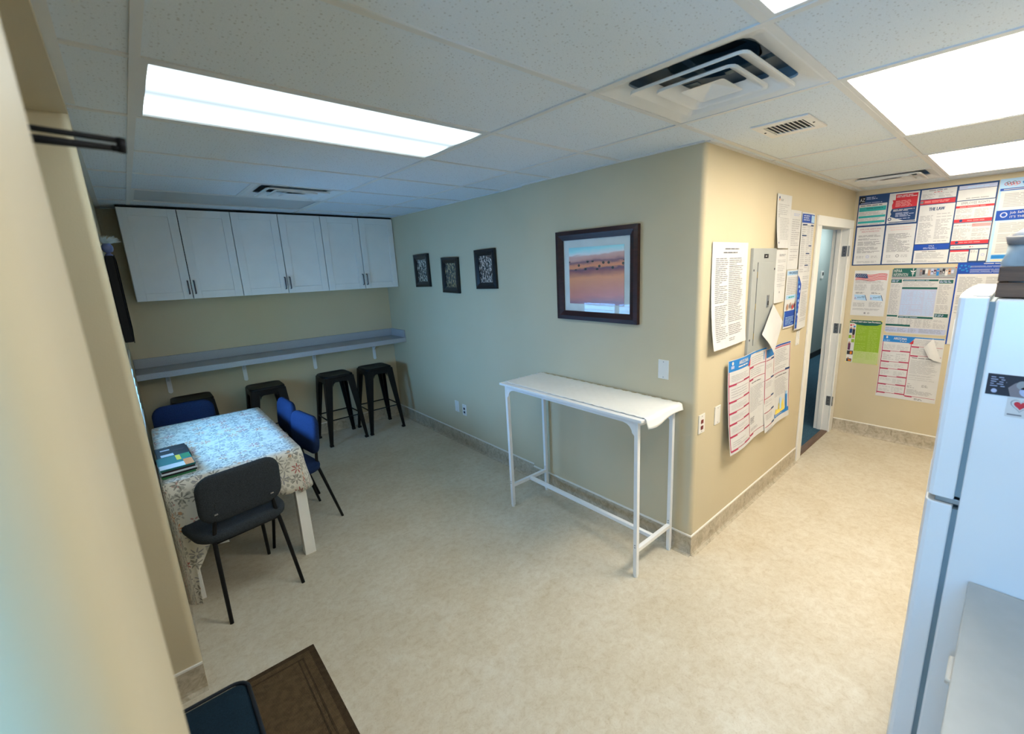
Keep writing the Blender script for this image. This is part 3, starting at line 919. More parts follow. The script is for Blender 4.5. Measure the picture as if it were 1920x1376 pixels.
# ---- black metal bar stool
def make_stool():
    t = thing('bar_stool', '', 'stool')
    ht = 0.76
    # seat: square dished top with rolled edge
    s_ = MB()
    def lp(w, z, r): return [(x, y, z) for x, y in rrect(w, w, r, 5)]
    s_.rings([lp(0.300, ht - 0.040, 0.05), lp(0.306, ht - 0.012, 0.05), lp(0.300, ht - 0.003, 0.05), lp(0.285, ht, 0.045), lp(0.262, ht - 0.004, 0.04), lp(0.06, ht - 0.007, 0.02)], 0, True, True)
    s_.build('seat', BLACK_MATTE, t, smooth=True)
    # legs: folded L section, wide at the seat and narrow at the foot
    for sx in (-1, 1):
        for sy in (-1, 1):
            l_ = MB()
            ct, cb = 0.151, 0.207
            wt, wb, th = 0.078, 0.030, 0.006
            zt, zb = ht - 0.02, 0.012
            def P(c, w, z, ox, oy):
                return (sx * (c - ox), sy * (c - oy), z)
            for fl in (0, 1):
                def Q(c, w, z):
                    return [P(c, w, z, 0, 0), P(c, w, z, w, 0), P(c, w, z, w, th), P(c, w, z, 0, th)] if fl == 0 else [P(c, w, z, 0, 0), P(c, w, z, 0, w), P(c, w, z, th, w), P(c, w, z, th, 0)]
                l_.hexa(Q(cb, wb, zb) + Q(ct, wt, zt))
            # pressed rib
            l_.tube([(sx * (cb - 0.012), sy * (cb - 0.012), zb), (sx * (ct - 0.03), sy * (ct - 0.03), zt)], [0.006, 0.016], 6)
            lg = l_.build('leg', BLACK_MATTE, t, 0.002)
            f_ = MB().box(min(sx * (cb + 0.002), sx * (cb - 0.034)), max(sx * (cb + 0.002), sx * (cb - 0.034)), min(sy * (cb + 0.002), sy * (cb - 0.034)), max(sy * (cb + 0.002), sy * (cb - 0.034)), 0.0, 0.022)
            fo = f_.build('rubber_foot', BLACK_PLASTIC, None, 0.003); attach(fo, lg)
    # aprons under the seat with arched lower edge
    for ang in range(4):
        a_ = MB()
        y0 = 0.151
        up = [(-0.075, ht - 0.03), (0.075, ht - 0.03)]
        lo = [(0.080, ht - 0.115), (0.068, ht - 0.085), (0.05, ht - 0.072), (-0.05, ht - 0.072), (-0.068, ht - 0.085), (-0.080, ht - 0.115)]
        poly = [(-0.078, ht - 0.03)] + [(0.078, ht - 0.03)] + lo
        a_.prism(poly, y0 - 0.004, y0 + 0.001, 0, 'y')
        o = a_.build('apron', BLACK_MATTE)
        rm = Matrix.Rotation(ang * PI / 2, 4, 'Z')
        o.data.transform(rm)
        attach(o, t)
    # footrest bars
    zr = 0.285
    c = 0.207 + (0.151 - 0.207) * zr / ht - 0.008
    for ang in range(4):
        r_ = MB().tube([(-c, c, zr), (c, c, zr)], 0.007, 8)
        o = r_.build('rung', BLACK_MATTE, smooth=True)
        o.data.transform(Matrix.Rotation(ang * PI / 2, 4, 'Z'))
        attach(o, t)
    return t
st = make_stool()
SG = 'black metal stools under the bar counter'
stool_spots = [(-0.365, 3.875, 0.0, 'black metal bar stool in the corner, nearest the right wall'), (-0.815, 3.870, 0.02, 'black metal bar stool standing clear of the table, second from the right wall'),
               (-1.475, 3.90, -0.02, 'black metal bar stool behind the two side chairs, its legs partly hidden'), (-2.06, 3.93, 0.0, 'black metal bar stool behind the far end chair, only its seat top showing')]
for i, (x, y, a, lb) in enumerate(stool_spots):
    if i == 0:
        st.location = (x, y, 0); st.rotation_euler = (0, 0, a); st['label'] = lb; st['group'] = SG
    else:
        dup(st, (x, y, 0), a, lb, SG)

# ---- dining table and its cloth
TX0, TX1, TYA, TYB, TZ = -2.375, -1.695, 1.815, 3.08, 0.745
tb = thing('dining_table', 'white-legged dining table under the floral cloth', 'table', ((TX0 + TX1) / 2, (TYA + TYB) / 2, 0))
MB().box(TX0 + 0.005, TX1, TYA, TYB, TZ - 0.035, TZ).build('tabletop', WHITE_TRIM, tb, 0.003)
for x in (TX0 + 0.045, TX1 - 0.035):
    for y in (TYA + 0.035, TYB - 0.035):
        l_ = MB()
        l_.hexa([(x - 0.033, y - 0.033, 0), (x + 0.033, y - 0.033, 0), (x + 0.033, y + 0.033, 0), (x - 0.033, y + 0.033, 0),
                 (x - 0.03, y - 0.03, TZ - 0.035), (x + 0.03, y - 0.03, TZ - 0.035), (x + 0.03, y + 0.03, TZ - 0.035), (x - 0.03, y + 0.03, TZ - 0.035)])
        l_.build('leg', WHITE_TRIM, tb, 0.003)
for q in ((TX0 + 0.08, TX1 - 0.07, TYA + 0.03, TYA + 0.05), (TX0 + 0.08, TX1 - 0.07, TYB - 0.05, TYB - 0.03), (TX0 + 0.035, TX0 + 0.055, TYA + 0.07, TYB - 0.07), (TX1 - 0.055, TX1 - 0.035, TYA + 0.07, TYB - 0.07)):
    MB().box(*q, TZ - 0.115, TZ - 0.036).build('apron', WHITE_TRIM, tb)

def make_cloth():
    x0, x1, y0, y1, z = TX0 + 0.002, TX1 + 0.006, TYA - 0.006, TYB + 0.006, TZ + 0.006
    per = []
    r = 0.03
    def side(ax, ay, bx, by, n):
        return [(ax + (bx - ax) * k / n, ay + (by - ay) * k / n) for k in range(n)]
    def corner(cx, cy, a0):
        return [(cx + r * math.cos(math.radians(a0 + 90 * k / 8)), cy + r * math.sin(math.radians(a0 + 90 * k / 8))) for k in range(8)]
    per += side(x0 + r, y0, x1 - r, y0, 40) + corner(x1 - r, y0 + r, 270) + side(x1, y0 + r, x1, y1 - r, 60) + corner(x1 - r, y1 - r, 0)
    per += side(x1 - r, y1, x0 + r, y1, 40) + corner(x0 + r, y1 - r, 90) + side(x0, y1 - r, x0, y0 + r, 60) + corner(x0 + r, y0 + r, 180)
    n = len(per)
    nrm = []
    for i in range(n):
        a = Vector(per[i - 1]); b = Vector(per[(i + 1) % n])
        t = (b - a).normalized(); nrm.append(Vector((t.y, -t.x)))
    verts, uvs, faces = [], [], []
    # top: concentric insets
    ins = [0.0, 0.02, 0.10, 0.22]
    cxm, cym = (x0 + x1) / 2, (y0 + y1) / 2
    loops = []
    m = 8
    levels = [i / m for i in range(m + 1)]
    # skirt rings from hem to edge, then top
    dist = [0.0]
    for i in range(n):
        dist.append(dist[-1] + (Vector(per[(i + 1) % n]) - Vector(per[i])).length)
    def drop(i):
        x, y = per[i]
        d = 0.235 + 0.012 * math.sin(dist[i] * 7.0)
        # front edge: hangs lower towards the wall; and dips at the right front corner
        if y < y0 + 0.15:
            q = (x1 - x) / (x1 - x0)
            d += 0.42 * max(0.0, (q - 0.62) / 0.38) ** 1.1
            d += 0.05 * math.exp(-((x - (x1 - 0.10)) / 0.10) ** 2)
        if x > x1 - 0.05:
            d += 0.05 * math.exp(-((y - y0) / 0.10) ** 2) - 0.02
        if x < x0 + 0.05:
            d += 0.42 * max(0.0, 1 - (y - y0) / 0.12)
        return d
    K = 7
    for k in range(K, -1, -1):
        f = k / K
        for i in range(n):
            d = drop(i) * f
            flare = 0.010 * f + (0.016 * math.sin(dist[i] * 21.0) + 0.010 * math.sin(dist[i] * 47.0 + 1.3)) * f * f
            if per[i][0] < x0 + 0.05 and per[i][1] > y0 + 0.02:
                flare = 0.004 * f
            elif per[i][0] < x0 + 0.2 and per[i][1] < y0 + 0.1:
                flare = 0.02 * f + 0.018 * math.sin(dist[i] * 34) * f
            soft = 0.006 * (1 - math.exp(-d / 0.01))
            p = Vector(per[i]) + nrm[i] * (flare + soft)
            if p.x < XL + 0.012: p.x = XL + 0.012
            verts.append((p.x, p.y, z - d))
            uvp = Vector(per[i]) + nrm[i] * d
            uvs.append((uvp.x, uvp.y))
    for k in range(K):
        for i in range(n):
            j = (i + 1) % n
            faces.append((k * n + i, k * n + j, (k + 1) * n + j, (k + 1) * n + i))
    base = K * n
    # top fill ring and cap
    o0 = len(verts)
    for i in range(n):
        p = Vector(per[i]); c = Vector((min(max(p.x, x0 + 0.1), x1 - 0.1), min(max(p.y, y0 + 0.1), y1 - 0.1)))
        q = p + (c - p) * 0.5
        verts.append((q.x, q.y, z + 0.002)); uvs.append((q.x, q.y))
    for i in range(n):
        j = (i + 1) % n
        faces.append((base + i, base + j, o0 + j, o0 + i))
    faces.append(tuple(range(o0, o0 + n)))
    me = D.meshes.new('tablecloth')
    me.from_pydata(verts, [], faces)
    ul = me.uv_layers.new(name='UVMap')
    for lp in me.loops:
        ul.data[lp.index].uv = uvs[lp.vertex_index]
    me.materials.append(m_cloth_floral())
    me.polygons.foreach_set('use_smooth', [True] * len(me.polygons))
    o = D.objects.new('tablecloth', me); COL.objects.link(o)
    c = Vector((cxm, cym, 0.09))
    me.transform(Matrix.Translation(-c)); o.location = c
    sd = o.modifiers.new('thickness', 'SOLIDIFY'); sd.thickness = 0.0015; sd.offset = 1
    tag(o, 'cream floral tablecloth draped over the dining table', 'tablecloth')
make_cloth()

# ---- dining chair: padded seat and back on black tubes
def make_chair(fabric, tagged=True):
    t = thing('dining_chair', '', 'chair')
    s_ = MB()
    loops = pad_loops(0.475, 0.44, 0.060, 0.11, 0.008)
    s_.rings([[(x * (1.0 + 0.10 * y / 0.4), y + 0.06, z + 0.435 + 0.02 * y) for x, y, z in l] for l in loops])
    s_.build('seat', fabric, t, smooth=True)
    b_ = MB()
    loops = pad_loops(0.41, 0.28, 0.045, 0.08, 0.006)
    def bend(p):
        x, y, z = p       # pad lies flat: x across, y up the back, z thickness (towards the front)
        yy = -0.175 + z + 0.30 * x * x - (y) * 0.10
        return (x, yy, 0.684 + y)
    b_.rings([[bend(p) for p in l] for l in loops])
    b_.build('backrest', fabric, t, smooth=True)
    for s in (-1, 1):
        MB().tube([(s * 0.19, -0.245, 0), (s * 0.168, -0.155, 0.36), (s * 0.162, -0.135, 0.44), (s * 0.152, -0.135, 0.50), (s * 0.140, -0.150, 0.60), (s * 0.135, -0.158, 0.66)], [0.0095, 0.011, 0.011, 0.011, 0.010, 0.009], 10).build('leg', BLACK_METAL, t, smooth=True)
        MB().tube([(s * 0.20, 0.245, 0), (s * 0.175, 0.19, 0.36), (s * 0.165, 0.165, 0.428), (s * 0.10, 0.14, 0.432)], [0.0095, 0.011, 0.011, 0.010], 10).build('leg', BLACK_METAL, t, smooth=True)
    MB().tube([(-0.162, -0.135, 0.43), (0.162, -0.135, 0.43)], 0.009, 8).build('stretcher', BLACK_METAL, t, smooth=True)
    MB().tube([(-0.165, 0.165, 0.428), (0.165, 0.165, 0.428)], 0.009, 8).build('stretcher', BLACK_METAL, t, smooth=True)
    for s in (-1, 1):
        MB().tube([(s * 0.162, -0.135, 0.43), (s * 0.165, 0.165, 0.428)], 0.009, 8).build('side_rail', BLACK_METAL, t, smooth=True)
    for s in (-1, 1):
        MB().box(s * 0.138 - 0.008, s * 0.138 + 0.008, -0.172, -0.164, 0.600, 0.607).build('screw', STEEL, t)
    return t
ch = make_chair(FAB_GREY)
ch.location = (-2.085, 1.745, 0); ch.rotation_euler = (0, 0, math.radians(11))
ch['label'] = 'charcoal padded chair in front of the table, its back to the camera'; ch['group'] = 'padded chairs around the dining table'
w_ = MB()
w_.add([(-2.205, 1.66, 0.432), (-2.165, 1.665, 0.432), (-2.150, 1.655, 0.375), (-2.195, 1.650, 0.385), (-2.205, 1.662, 0.432), (-2.165, 1.667, 0.432), (-2.150, 1.657, 0.375), (-2.195, 1.652, 0.385)],
       [(0, 1, 2, 3), (7, 6, 5, 4), (0, 4, 5, 1), (1, 5, 6, 2), (2, 6, 7, 3), (3, 7, 4, 0)])
w_.build('care_tag', WHITE_TRIM, ch)
chb = make_chair(FAB_BLUE_LIT)
chb.location = (-1.68, 2.305, 0); chb.rotation_euler = (0, 0, math.radians(98)); chb['label'] = 'padded chair, coloured as if blue-lit, at the right side of the table, nearer the camera'; chb['group'] = 'padded chairs around the dining table'
dup(chb, (-1.68, 2.845, 0), math.radians(92), 'padded chair, coloured as if blue-lit, at the right side of the table, nearer the stools', 'padded chairs around the dining table')
dup(chb, (-2.155, 3.30, 0), math.radians(180), 'padded chair, coloured as if blue-lit, at the far end of the table, below the bar counter', 'padded chairs around the dining table')

# ---- magazines on the table
bk_cols = {'black': (0.012, 0.012, 0.014), 'teal': (0.02, 0.13, 0.12), 'orange': (0.62, 0.20, 0.06), 'white': (0.62, 0.66, 0.72), 'yellow': (0.65, 0.45, 0.03), 'dark': (0.03, 0.02, 0.025), 'green': (0.03, 0.16, 0.06)}
BM = {k: mat('cover_' + k, v, 0.5, 0, 0.05, spec=0.25) for k, v in bk_cols.items()}
PAGES = mat('page_edges', (0.62, 0.60, 0.54), 0.8, 0, 0.1, 90)
def book(x0, x1, y0, y1, z, t, cov, label, ang=0.0, prints=()):
    cx, cy = (x0 + x1) / 2, (y0 + y1) / 2
    b = thing('magazine', label, 'magazine', (cx, cy, z), 0, 'magazines stacked on the dining table')
    rm = Matrix.Translation((cx, cy, 0)) @ Matrix.Rotation(ang, 4, 'Z') @ Matrix.Translation((-cx, -cy, 0))
    def mk(name, m_, mt):
        o = m_.build(name, mt); o.data.transform(rm); attach(o, b); return o
    c = 0.0012
    mk('pages', MB().box(x0 + 0.003, x1 - 0.003, y0 + 0.002, y1 - 0.003, z + c, z + t - c), PAGES)
    co = MB().box(x0, x1, y0, y1, z, z + c).box(x0, x1, y0, y1, z + t - c, z + t).box(x0, x1, y0, y0 + 0.002, z + c, z + t - c)
    cv = mk('cover', co, BM[cov])
    for (a, b2, c2, d2, colr) in prints:
        p_ = MB().box(x0 + (x1 - x0) * a, x0 + (x1 - x0) * b2, y0 + (y1 - y0) * c2, y0 + (y1 - y0) * d2, z + t, z + t + 0.0004)
        o = p_.build('cover_print', BM[colr]); o.data.transform(rm); attach(o, cv)
    return b
zb = TZ + 0.0105
for k, (cov, lb) in enumerate((('green', 'lowest magazine of the colourful front stack on the table'), ('black', 'second magazine from the bottom of the front stack on the table'), ('white', 'third magazine up in the front stack on the table'), ('dark', 'fourth magazine up in the front stack on the table'),
                               ('teal', 'teal, orange and white magazine topping the front stack on the table'))):
    pr = ((0.0, 0.72, 0.02, 0.34, 'white'), (0.72, 0.98, 0.02, 0.50, 'orange'), (0.56, 0.70, 0.55, 0.97, 'yellow'), (0.74, 0.98, 0.62, 0.97, 'green')) if k == 4 else ()
    book(-2.372 + 0.004 * (k % 2), -2.222 + 0.005 * (k % 3), 1.885, 2.115, zb + k * 0.0105, 0.0100, cov, lb, 0.05 + 0.01 * (k % 2), pr)
for k, lb in enumerate(('bottom black magazine of the rear stack on the table', 'middle black magazine of the rear stack on the table', 'black magazine with pale print topping the rear stack on the table')):
    pr = ((0.1, 0.5, 0.1, 0.3, 'white'), (0.55, 0.9, 0.45, 0.6, 'dark'), (0.15, 0.45, 0.65, 0.75, 'white')) if k == 2 else ()
    book(-2.372, -2.222 + 0.006 * (k % 2), 2.135, 2.36, zb + k * 0.014, 0.0135, 'black', lb, 0.03 * k, pr)

# ---- white metal console table against the picture wall
ct = thing('console_table', 'tall narrow white metal console table against the picture wall', 'table', (-0.22, 0.70, 0))
cx0, cx1, cy0, cy1, cz = -0.432, -0.012, 0.085, 1.345, 1.0
MB().box(cx0, cx1, cy0, cy1, cz - 0.016, cz).build('tabletop', WHITE_METAL, ct, 0.002)
lx = (-0.405, -0.045); ly = (0.128, 1.288)
for x in lx:
    for y in ly:
        lg = MB().box(x - 0.0125, x + 0.0125, y - 0.0125, y + 0.0125, 0.012, cz - 0.016).build('leg', WHITE_METAL, ct, 0.002)
        f_ = MB().tube([(x, y, 0.0), (x, y, 0.006), (x, y, 0.014)], [0.014, 0.014, 0.007], 12).build('levelling_foot', WHITE_TRIM); attach(f_, lg)
        for zz in (0.20, 0.215):
            s_ = MB().tube([(x - 0.0125, y, zz), (x - 0.0145, y, zz)], 0.004, 8).build('bolt', STEEL); attach(s_, lg)
for y in ly:
    MB().box(lx[0] + 0.0125, lx[1] - 0.0125, y - 0.0125, y + 0.0125, 0.165, 0.19).build('side_stretcher', WHITE_METAL, ct, 0.002)
    MB().box(lx[0] + 0.0125, lx[1] - 0.0125, y - 0.0125, y + 0.0125, cz - 0.046, cz - 0.018).build('apron', WHITE_METAL, ct, 0.001)
MB().box(-0.235, -0.21, ly[0] + 0.0125, ly[1] - 0.0125, 0.165, 0.19).build('long_stretcher', WHITE_METAL, ct, 0.002)
for x in lx:
    MB().box(x - 0.010, x + 0.010, ly[0] + 0.0125, ly[1] - 0.0125, cz - 0.040, cz - 0.018).build('apron', WHITE_METAL, ct, 0.001)
for x in lx:
    for y, s in ((ly[0], 1), (ly[1], -1)):
        a = y + s * 0.0125
        poly = [(a, cz - 0.018), (a + s * 0.075, cz - 0.018), (a + s * 0.075, cz - 0.04)] + [(a + s * (0.075 - 0.06 * math.sin(q)), cz - 0.04 - 0.055 * (1 - math.cos(q))) for q in (0.4, 0.8, 1.2, 1.5)] + [(a, cz - 0.105)]
        MB().prism(poly, x - 0.011, x - 0.008, 0, 'x').build('gusset', WHITE_METAL, ct)
# embossed runner lying on it, its near end hanging over the edge
def runner():
    nx, ny = 26, 90
    x0, x1, y1 = cx0 + 0.035, cx1 - 0.012, cy1 - 0.02
    y_edge = cy0 - 0.002
    L_ = y1 - y_edge
    over = 0.06
    V, F = [], []
    for j in range(ny + 1):
        s = (L_ + over) * j / ny
        for i in range(nx + 1):
            u = i / nx
            x = x0 + (x1 - x0) * u
            zig = abs(((s / 0.075) % 1.0) - 0.5) * 2
            wave = math.sin((u * 6.0 + zig * 1.0) * 2 * PI)
            emb = 0.0032 * wave
            if s <= L_:
                V.append((x, y1 - s, cz + 0.0045 + emb))
            else:
                dsc = s - L_
                kk = 0.55 + 0.45 * (0.5 + 0.5 * math.sin(u * 5.0 + 0.6))
                V.append((x, y_edge - 0.004 - 0.3 * dsc * kk - 0.004 * math.sin(u * 9), cz + 0.002 - dsc * kk))
    for j in range(ny):
        for i in range(nx):
            a = j * (nx + 1) + i
            F.append((a, a + 1, a + nx + 2, a + nx + 1))
    m_ = MB(); m_.add(V, F)
    o = m_.build('table_runner', mat('white_embossed_paper', (0.78, 0.78, 0.76), 0.6, 0, 0.02), None, 0, True, recenter=True)
    sd = o.modifiers.new('thickness', 'SOLIDIFY'); sd.thickness = 0.0008; sd.offset = 1
    tag(o, 'white wavy embossed runner on the console table, one end drooping', 'runner')
runner()

# ---- refrigerator, seen from its side
fx0, fx1, fy1, fz = -0.60, 0.10, -1.172, 1.703
fr = thing('refrigerator', 'tall white refrigerator seen from its side', 'refrigerator', (-0.25, -1.5, 0))
MB().box(fx0, fx1, -1.86, fy1 - 0.012, 0.02, fz).build('body', WHITE_ENAMEL, fr, 0.006)
for q, nm in (((1.092, fz + 0.004), 'freezer_door'), ((0.055, 1.072), 'refrigerator_door')):
    d_ = MB()
    prof = [(fx0, fy1 + 0.001), (fx0, fy1 + 0.050)] + [(fx0 + 0.006, fy1 + 0.060), (fx0 + 0.02, fy1 + 0.066), (fx0 + 0.18, fy1 + 0.072), ((fx0 + fx1) / 2, fy1 + 0.074), (fx1 - 0.18, fy1 + 0.072), (fx1 - 0.02, fy1 + 0.066), (fx1 - 0.006, fy1 + 0.060), (fx1, fy1 + 0.050), (fx1, fy1 + 0.001)]
    d_.prism(prof, q[0], q[1])
    dd = d_.build(nm, WHITE_ENAMEL, fr, 0.004)
    gx = MB().box(fx0 + 0.008, fx1 - 0.008, fy1 - 0.012, fy1 + 0.001, q[0] + 0.01, q[1] - 0.012).build('gasket', GASKET); attach(gx, dd)
    hz = 1.15 if nm == 'freezer_door' else 0.55
    hd = MB().tube([(fx1 - 0.05, fy1 + 0.066, hz), (fx1 - 0.05, fy1 + 0.10, hz + 0.03), (fx1 - 0.05, fy1 + 0.10, hz + 0.42), (fx1 - 0.05, fy1 + 0.066, hz + 0.45)], 0.012, 10).build('handle', WHITE_ENAMEL, None, 0, True); attach(hd, dd)
MB().box(fx0 + 0.012, fx0 + 0.07, fy1 - 0.03, fy1 + 0.045, 1.0735, 1.0905).build('centre_hinge', STEEL, fr, 0.002)
MB().prism([(fx0 + 0.02, fy1 + 0.002), (fx0 + 0.07, fy1 + 0.002), (fx0 + 0.07, fy1 + 0.03), (fx0 + 0.04, fy1 + 0.04), (fx0 + 0.02, fy1 + 0.03)], fz + 0.004, fz + 0.009).build('top_hinge_cover', WHITE_TRIM, fr, 0.003)
MB().box(fx0 + 0.03, fx1 - 0.03, -1.8, fy1 - 0.03, 0.0, 0.02).build('plinth', BLACK_PLASTIC, fr)
MB().box(fx0 + 0.01, fx1 - 0.01, fy1 - 0.012, fy1 + 0.03, 0.02, 0.05).build('toe_grille', GASKET, fr)

# ---- counter against the refrigerator's side
wt = MB().box(-1.75, fx0 - 0.003, YK + 0.002, -1.236, 0.825, 0.846)
tag(wt.build('worktop', mat('pale_grey_worktop', (0.42, 0.44, 0.44), 0.45, 0, 0.03, 20), None, 0.003, recenter=True), 'pale grey worktop against the side of the refrigerator', 'worktop')
bcab = thing('base_cabinet', 'white base cabinet under the pale grey worktop beside the refrigerator', 'cabinet', (-1.18, -1.6, 0))
MB().box(-1.74, fx0 - 0.004, YK + 0.002, -1.275, 0.10, 0.824).build('body', CAB_WHITE, bcab)
MB().box(-1.74, fx0 - 0.004, YK + 0.05, -1.32, 0.0, 0.10).build('toe_kick', CAB_DARK, bcab)
for a, b in ((-1.738, -1.175), (-1.170, fx0 - 0.007)):
    d_ = MB().box(a, b, -1.274, -1.256, 0.11, 0.64)
    d = d_.build('door', CAB_WHITE, bcab, 0.002)
    w = MB().box(a, b, -1.274, -1.256, 0.65, 0.82).build('drawer', CAB_WHITE, bcab, 0.002)
    cxh = (a + b) / 2
    h = MB().tube([(cxh - 0.05, -1.256, 0.735), (cxh - 0.048, -1.232, 0.735), (cxh + 0.048, -1.232, 0.735), (cxh + 0.05, -1.256, 0.735)], 0.006, 8).build('handle', PLATE, None, 0, True); attach(h, w)
    h = MB().tube([(b - 0.05, -1.256, 0.50), (b - 0.05, -1.232, 0.505), (b - 0.05, -1.232, 0.595), (b - 0.05, -1.256, 0.60)], 0.006, 8).build('handle', PLATE, None, 0, True); attach(h, d)

# ---- crate and bundle on top of the refrigerator
cr = thing('wooden_crate', 'dark brown plank crate on top of the refrigerator', 'crate', (-0.40, -1.38, fz))
k0, k1, l0, l1 = -0.575, -0.20, -1.56, -1.178
zz = fz + 0.003
for k in range(2):
    za, zc = zz + k * 0.043, zz + k * 0.043 + 0.040
    MB().box(k0, k0 + 0.014, l0, l1, za, zc).build('plank', CRATE_WOOD, cr, 0.002)
    MB().box(k1 - 0.014, k1, l0, l1, za, zc).build('plank', CRATE_WOOD, cr, 0.002)
    MB().box(k0 + 0.015, k1 - 0.015, l1 - 0.014, l1, za, zc).build('plank', CRATE_WOOD, cr, 0.002)
    MB().box(k0 + 0.015, k1 - 0.015, l0, l0 + 0.014, za, zc).build('plank', CRATE_WOOD, cr, 0.002)
MB().box(k0 + 0.015, k1 - 0.015, l0 + 0.015, l1 - 0.015, zz, zz + 0.01).build('bottom_board', CRATE_WOOD, cr)
bu = thing('storage_bag', 'soft grey-blue bag with a white top and dark strap sitting in the crate', 'bag', (-0.39, -1.37, zz + 0.012))
def sack(z_prof, m_, name):
    mbs = MB(); loops = []
    for zz_, w, d, r in z_prof:
        loops.append([(-0.388 + x + 0.006 * math.sin(y * 40 + zz_ * 60), -1.37 + y + 0.006 * math.sin(x * 37 + zz_ * 50), zz_ + 0.006 * math.sin(x * 14 + y * 9)) for x, y in rrect(w, d, r, 8)])
    mbs.rings(loops)
    return mbs.build(name, m_, bu, smooth=True)
sack([(zz + 0.02, 0.33, 0.33, 0.03), (zz + 0.06, 0.345, 0.345, 0.03), (zz + 0.095, 0.375, 0.380, 0.03), (zz + 0.12, 0.375, 0.38, 0.04), (zz + 0.145, 0.372, 0.378, 0.04)], mat('grey_blue_bag_fabric', (0.30, 0.36, 0.40), 0.7, 0, 0.25, 14), 'bag_body')
sack([(zz + 0.145, 0.378, 0.384, 0.04), (zz + 0.165, 0.378, 0.384, 0.04), (zz + 0.167, 0.368, 0.374, 0.04)], mat('grey_bag_rim', (0.16, 0.16, 0.17), 0.7, 0, 0.2, 14), 'bag_rim')
sack([(zz + 0.165, 0.36, 0.368, 0.04), (zz + 0.195, 0.30, 0.30, 0.06), (zz + 0.215, 0.16, 0.16, 0.06)], mat('white_bag_top', (0.75, 0.72, 0.70), 0.7, 0, 0.05), 'bag_top')
MB().box(-0.588, -0.578, -1.235, -1.222, zz + 0.09, zz + 0.16).build('strap', BLACK_PLASTIC, bu, 0.002)

# ---- entry mat and the chair on it
mt = thing('floor_mat', 'brown ribbed floor mat at the entry', 'mat', (-2.33, 0.4, 0))
mx0, mx1, my0, my1 = -2.72, -1.95, -0.25, 0.995
MB().box(mx0, mx1, my0, my1, 0.0, 0.007).build('backing', MAT_DARK, mt, 0.002)
MB().box(mx0 + 0.03, mx1 - 0.03, my0 + 0.03, my1 - 0.03, 0.007, 0.010).build('pile', MAT_BROWN, mt, 0.002)
for q in ((mx0 + 0.060, mx1 - 0.060, my1 - 0.068, my1 - 0.062), (mx0 + 0.060, mx1 - 0.060, my0 + 0.062, my0 + 0.068), (mx1 - 0.068, mx1 - 0.062, my0 + 0.068, my1 - 0.068), (mx1 - 0.088, mx1 - 0.082, my0 + 0.068, my1 - 0.068), (mx0 + 0.062, mx0 + 0.068, my0 + 0.068, my1 - 0.068)):
    MB().box(*q, 0.0098, 0.0125).build('rib', MAT_DARK, mt)
ec = thing('side_chair', 'dark navy piped seat of a chair standing on the brown mat', 'chair', (-2.47, 0.23, 0.012))
s_ = MB(); s_.rings([[(x - 2.47, y + 0.235, z + 0.42) for x, y, z in l] for l in pad_loops(0.43, 0.43, 0.05, 0.045, 0.006)])
s_.build('seat', FAB_TEAL, ec, smooth=True)
pp = rrect(0.424, 0.424, 0.045, 6, -2.47, 0.235)
MB().tube([(x, y, 0.468) for x, y in pp] + [(pp[0][0], pp[0][1], 0.468)], 0.006, 8).build('piping', PIPING, ec, smooth=True)
b_ = MB(); b_.rings([[(-2.685 + z - 0.02 * (y), x + 0.235, 0.70 + y) for x, y, z in l] for l in pad_loops(0.42, 0.36, 0.04, 0.05, 0.006)])
b_.build('backrest', FAB_TEAL, ec, smooth=True)
for sx, sy in ((-1, -1), (-1, 1), (1, -1), (1, 1)):
    MB().tube([(-2.47 + sx * 0.19, 0.235 + sy * 0.19, 0.0125), (-2.47 + sx * 0.17, 0.235 + sy * 0.17, 0.425)], 0.011, 10).build('leg', BLACK_METAL, ec, smooth=True)
for sy in (-1, 1):
    MB().tube([(-2.64, 0.235 + sy * 0.15, 0.43), (-2.675, 0.235 + sy * 0.15, 0.56)], 0.010, 8).build('back_support', BLACK_METAL, ec, smooth=True)

# ---- television and the ornament on it
tv = thing('wall_television', 'black flat television on the left wall, seen nearly edge-on', 'television', (-2.37, 3.1, 1.342))
MB().box(-2.392, -2.350, 2.62, 3.59, 1.452, 1.988).build('body', BLACK_PLASTIC, tv, 0.004)
MB().box(-2.350, -2.346, 2.615, 3.595, 1.446, 1.993).build('bezel', BLACK_PLASTIC, tv, 0.001)
MB().box(-2.346, -2.345, 2.63, 3.58, 1.462, 1.980).build('screen', SCREEN, tv)
MB().box(-2.3995, -2.392, 2.95, 3.25, 1.55, 1.85).build('wall_mount', BLACK_PLASTIC, tv)
OX, OY, OZ = -2.370, 2.72, 1.990
orn = thing('blue_ornament', 'small blue round ornament with a fluffy white tuft on top of the television', 'ornament', (OX, OY, OZ))
def lathe(prof, cx, cy, n=20):
    m_ = MB()
    m_.rings([[(cx + r * math.cos(2 * PI * k / n), cy + r * math.sin(2 * PI * k / n), z) for k in range(n)] for r, z in prof])
    return m_
BLUE_G = mat('glazed_blue', (0.14, 0.19, 0.42), 0.3, 0, 0.15, 30)
lathe([(0.017, OZ), (0.020, OZ + 0.006), (0.011, OZ + 0.015), (0.009, OZ + 0.020)], OX, OY).build('foot', BLUE_G, orn, smooth=True)
lathe([(0.009, OZ + 0.020), (0.022, OZ + 0.027), (0.028, OZ + 0.043), (0.027, OZ + 0.060), (0.017, OZ + 0.076), (0.005, OZ + 0.082)], OX, OY).build('globe', BLUE_G, orn, smooth=True)
tf = MB()
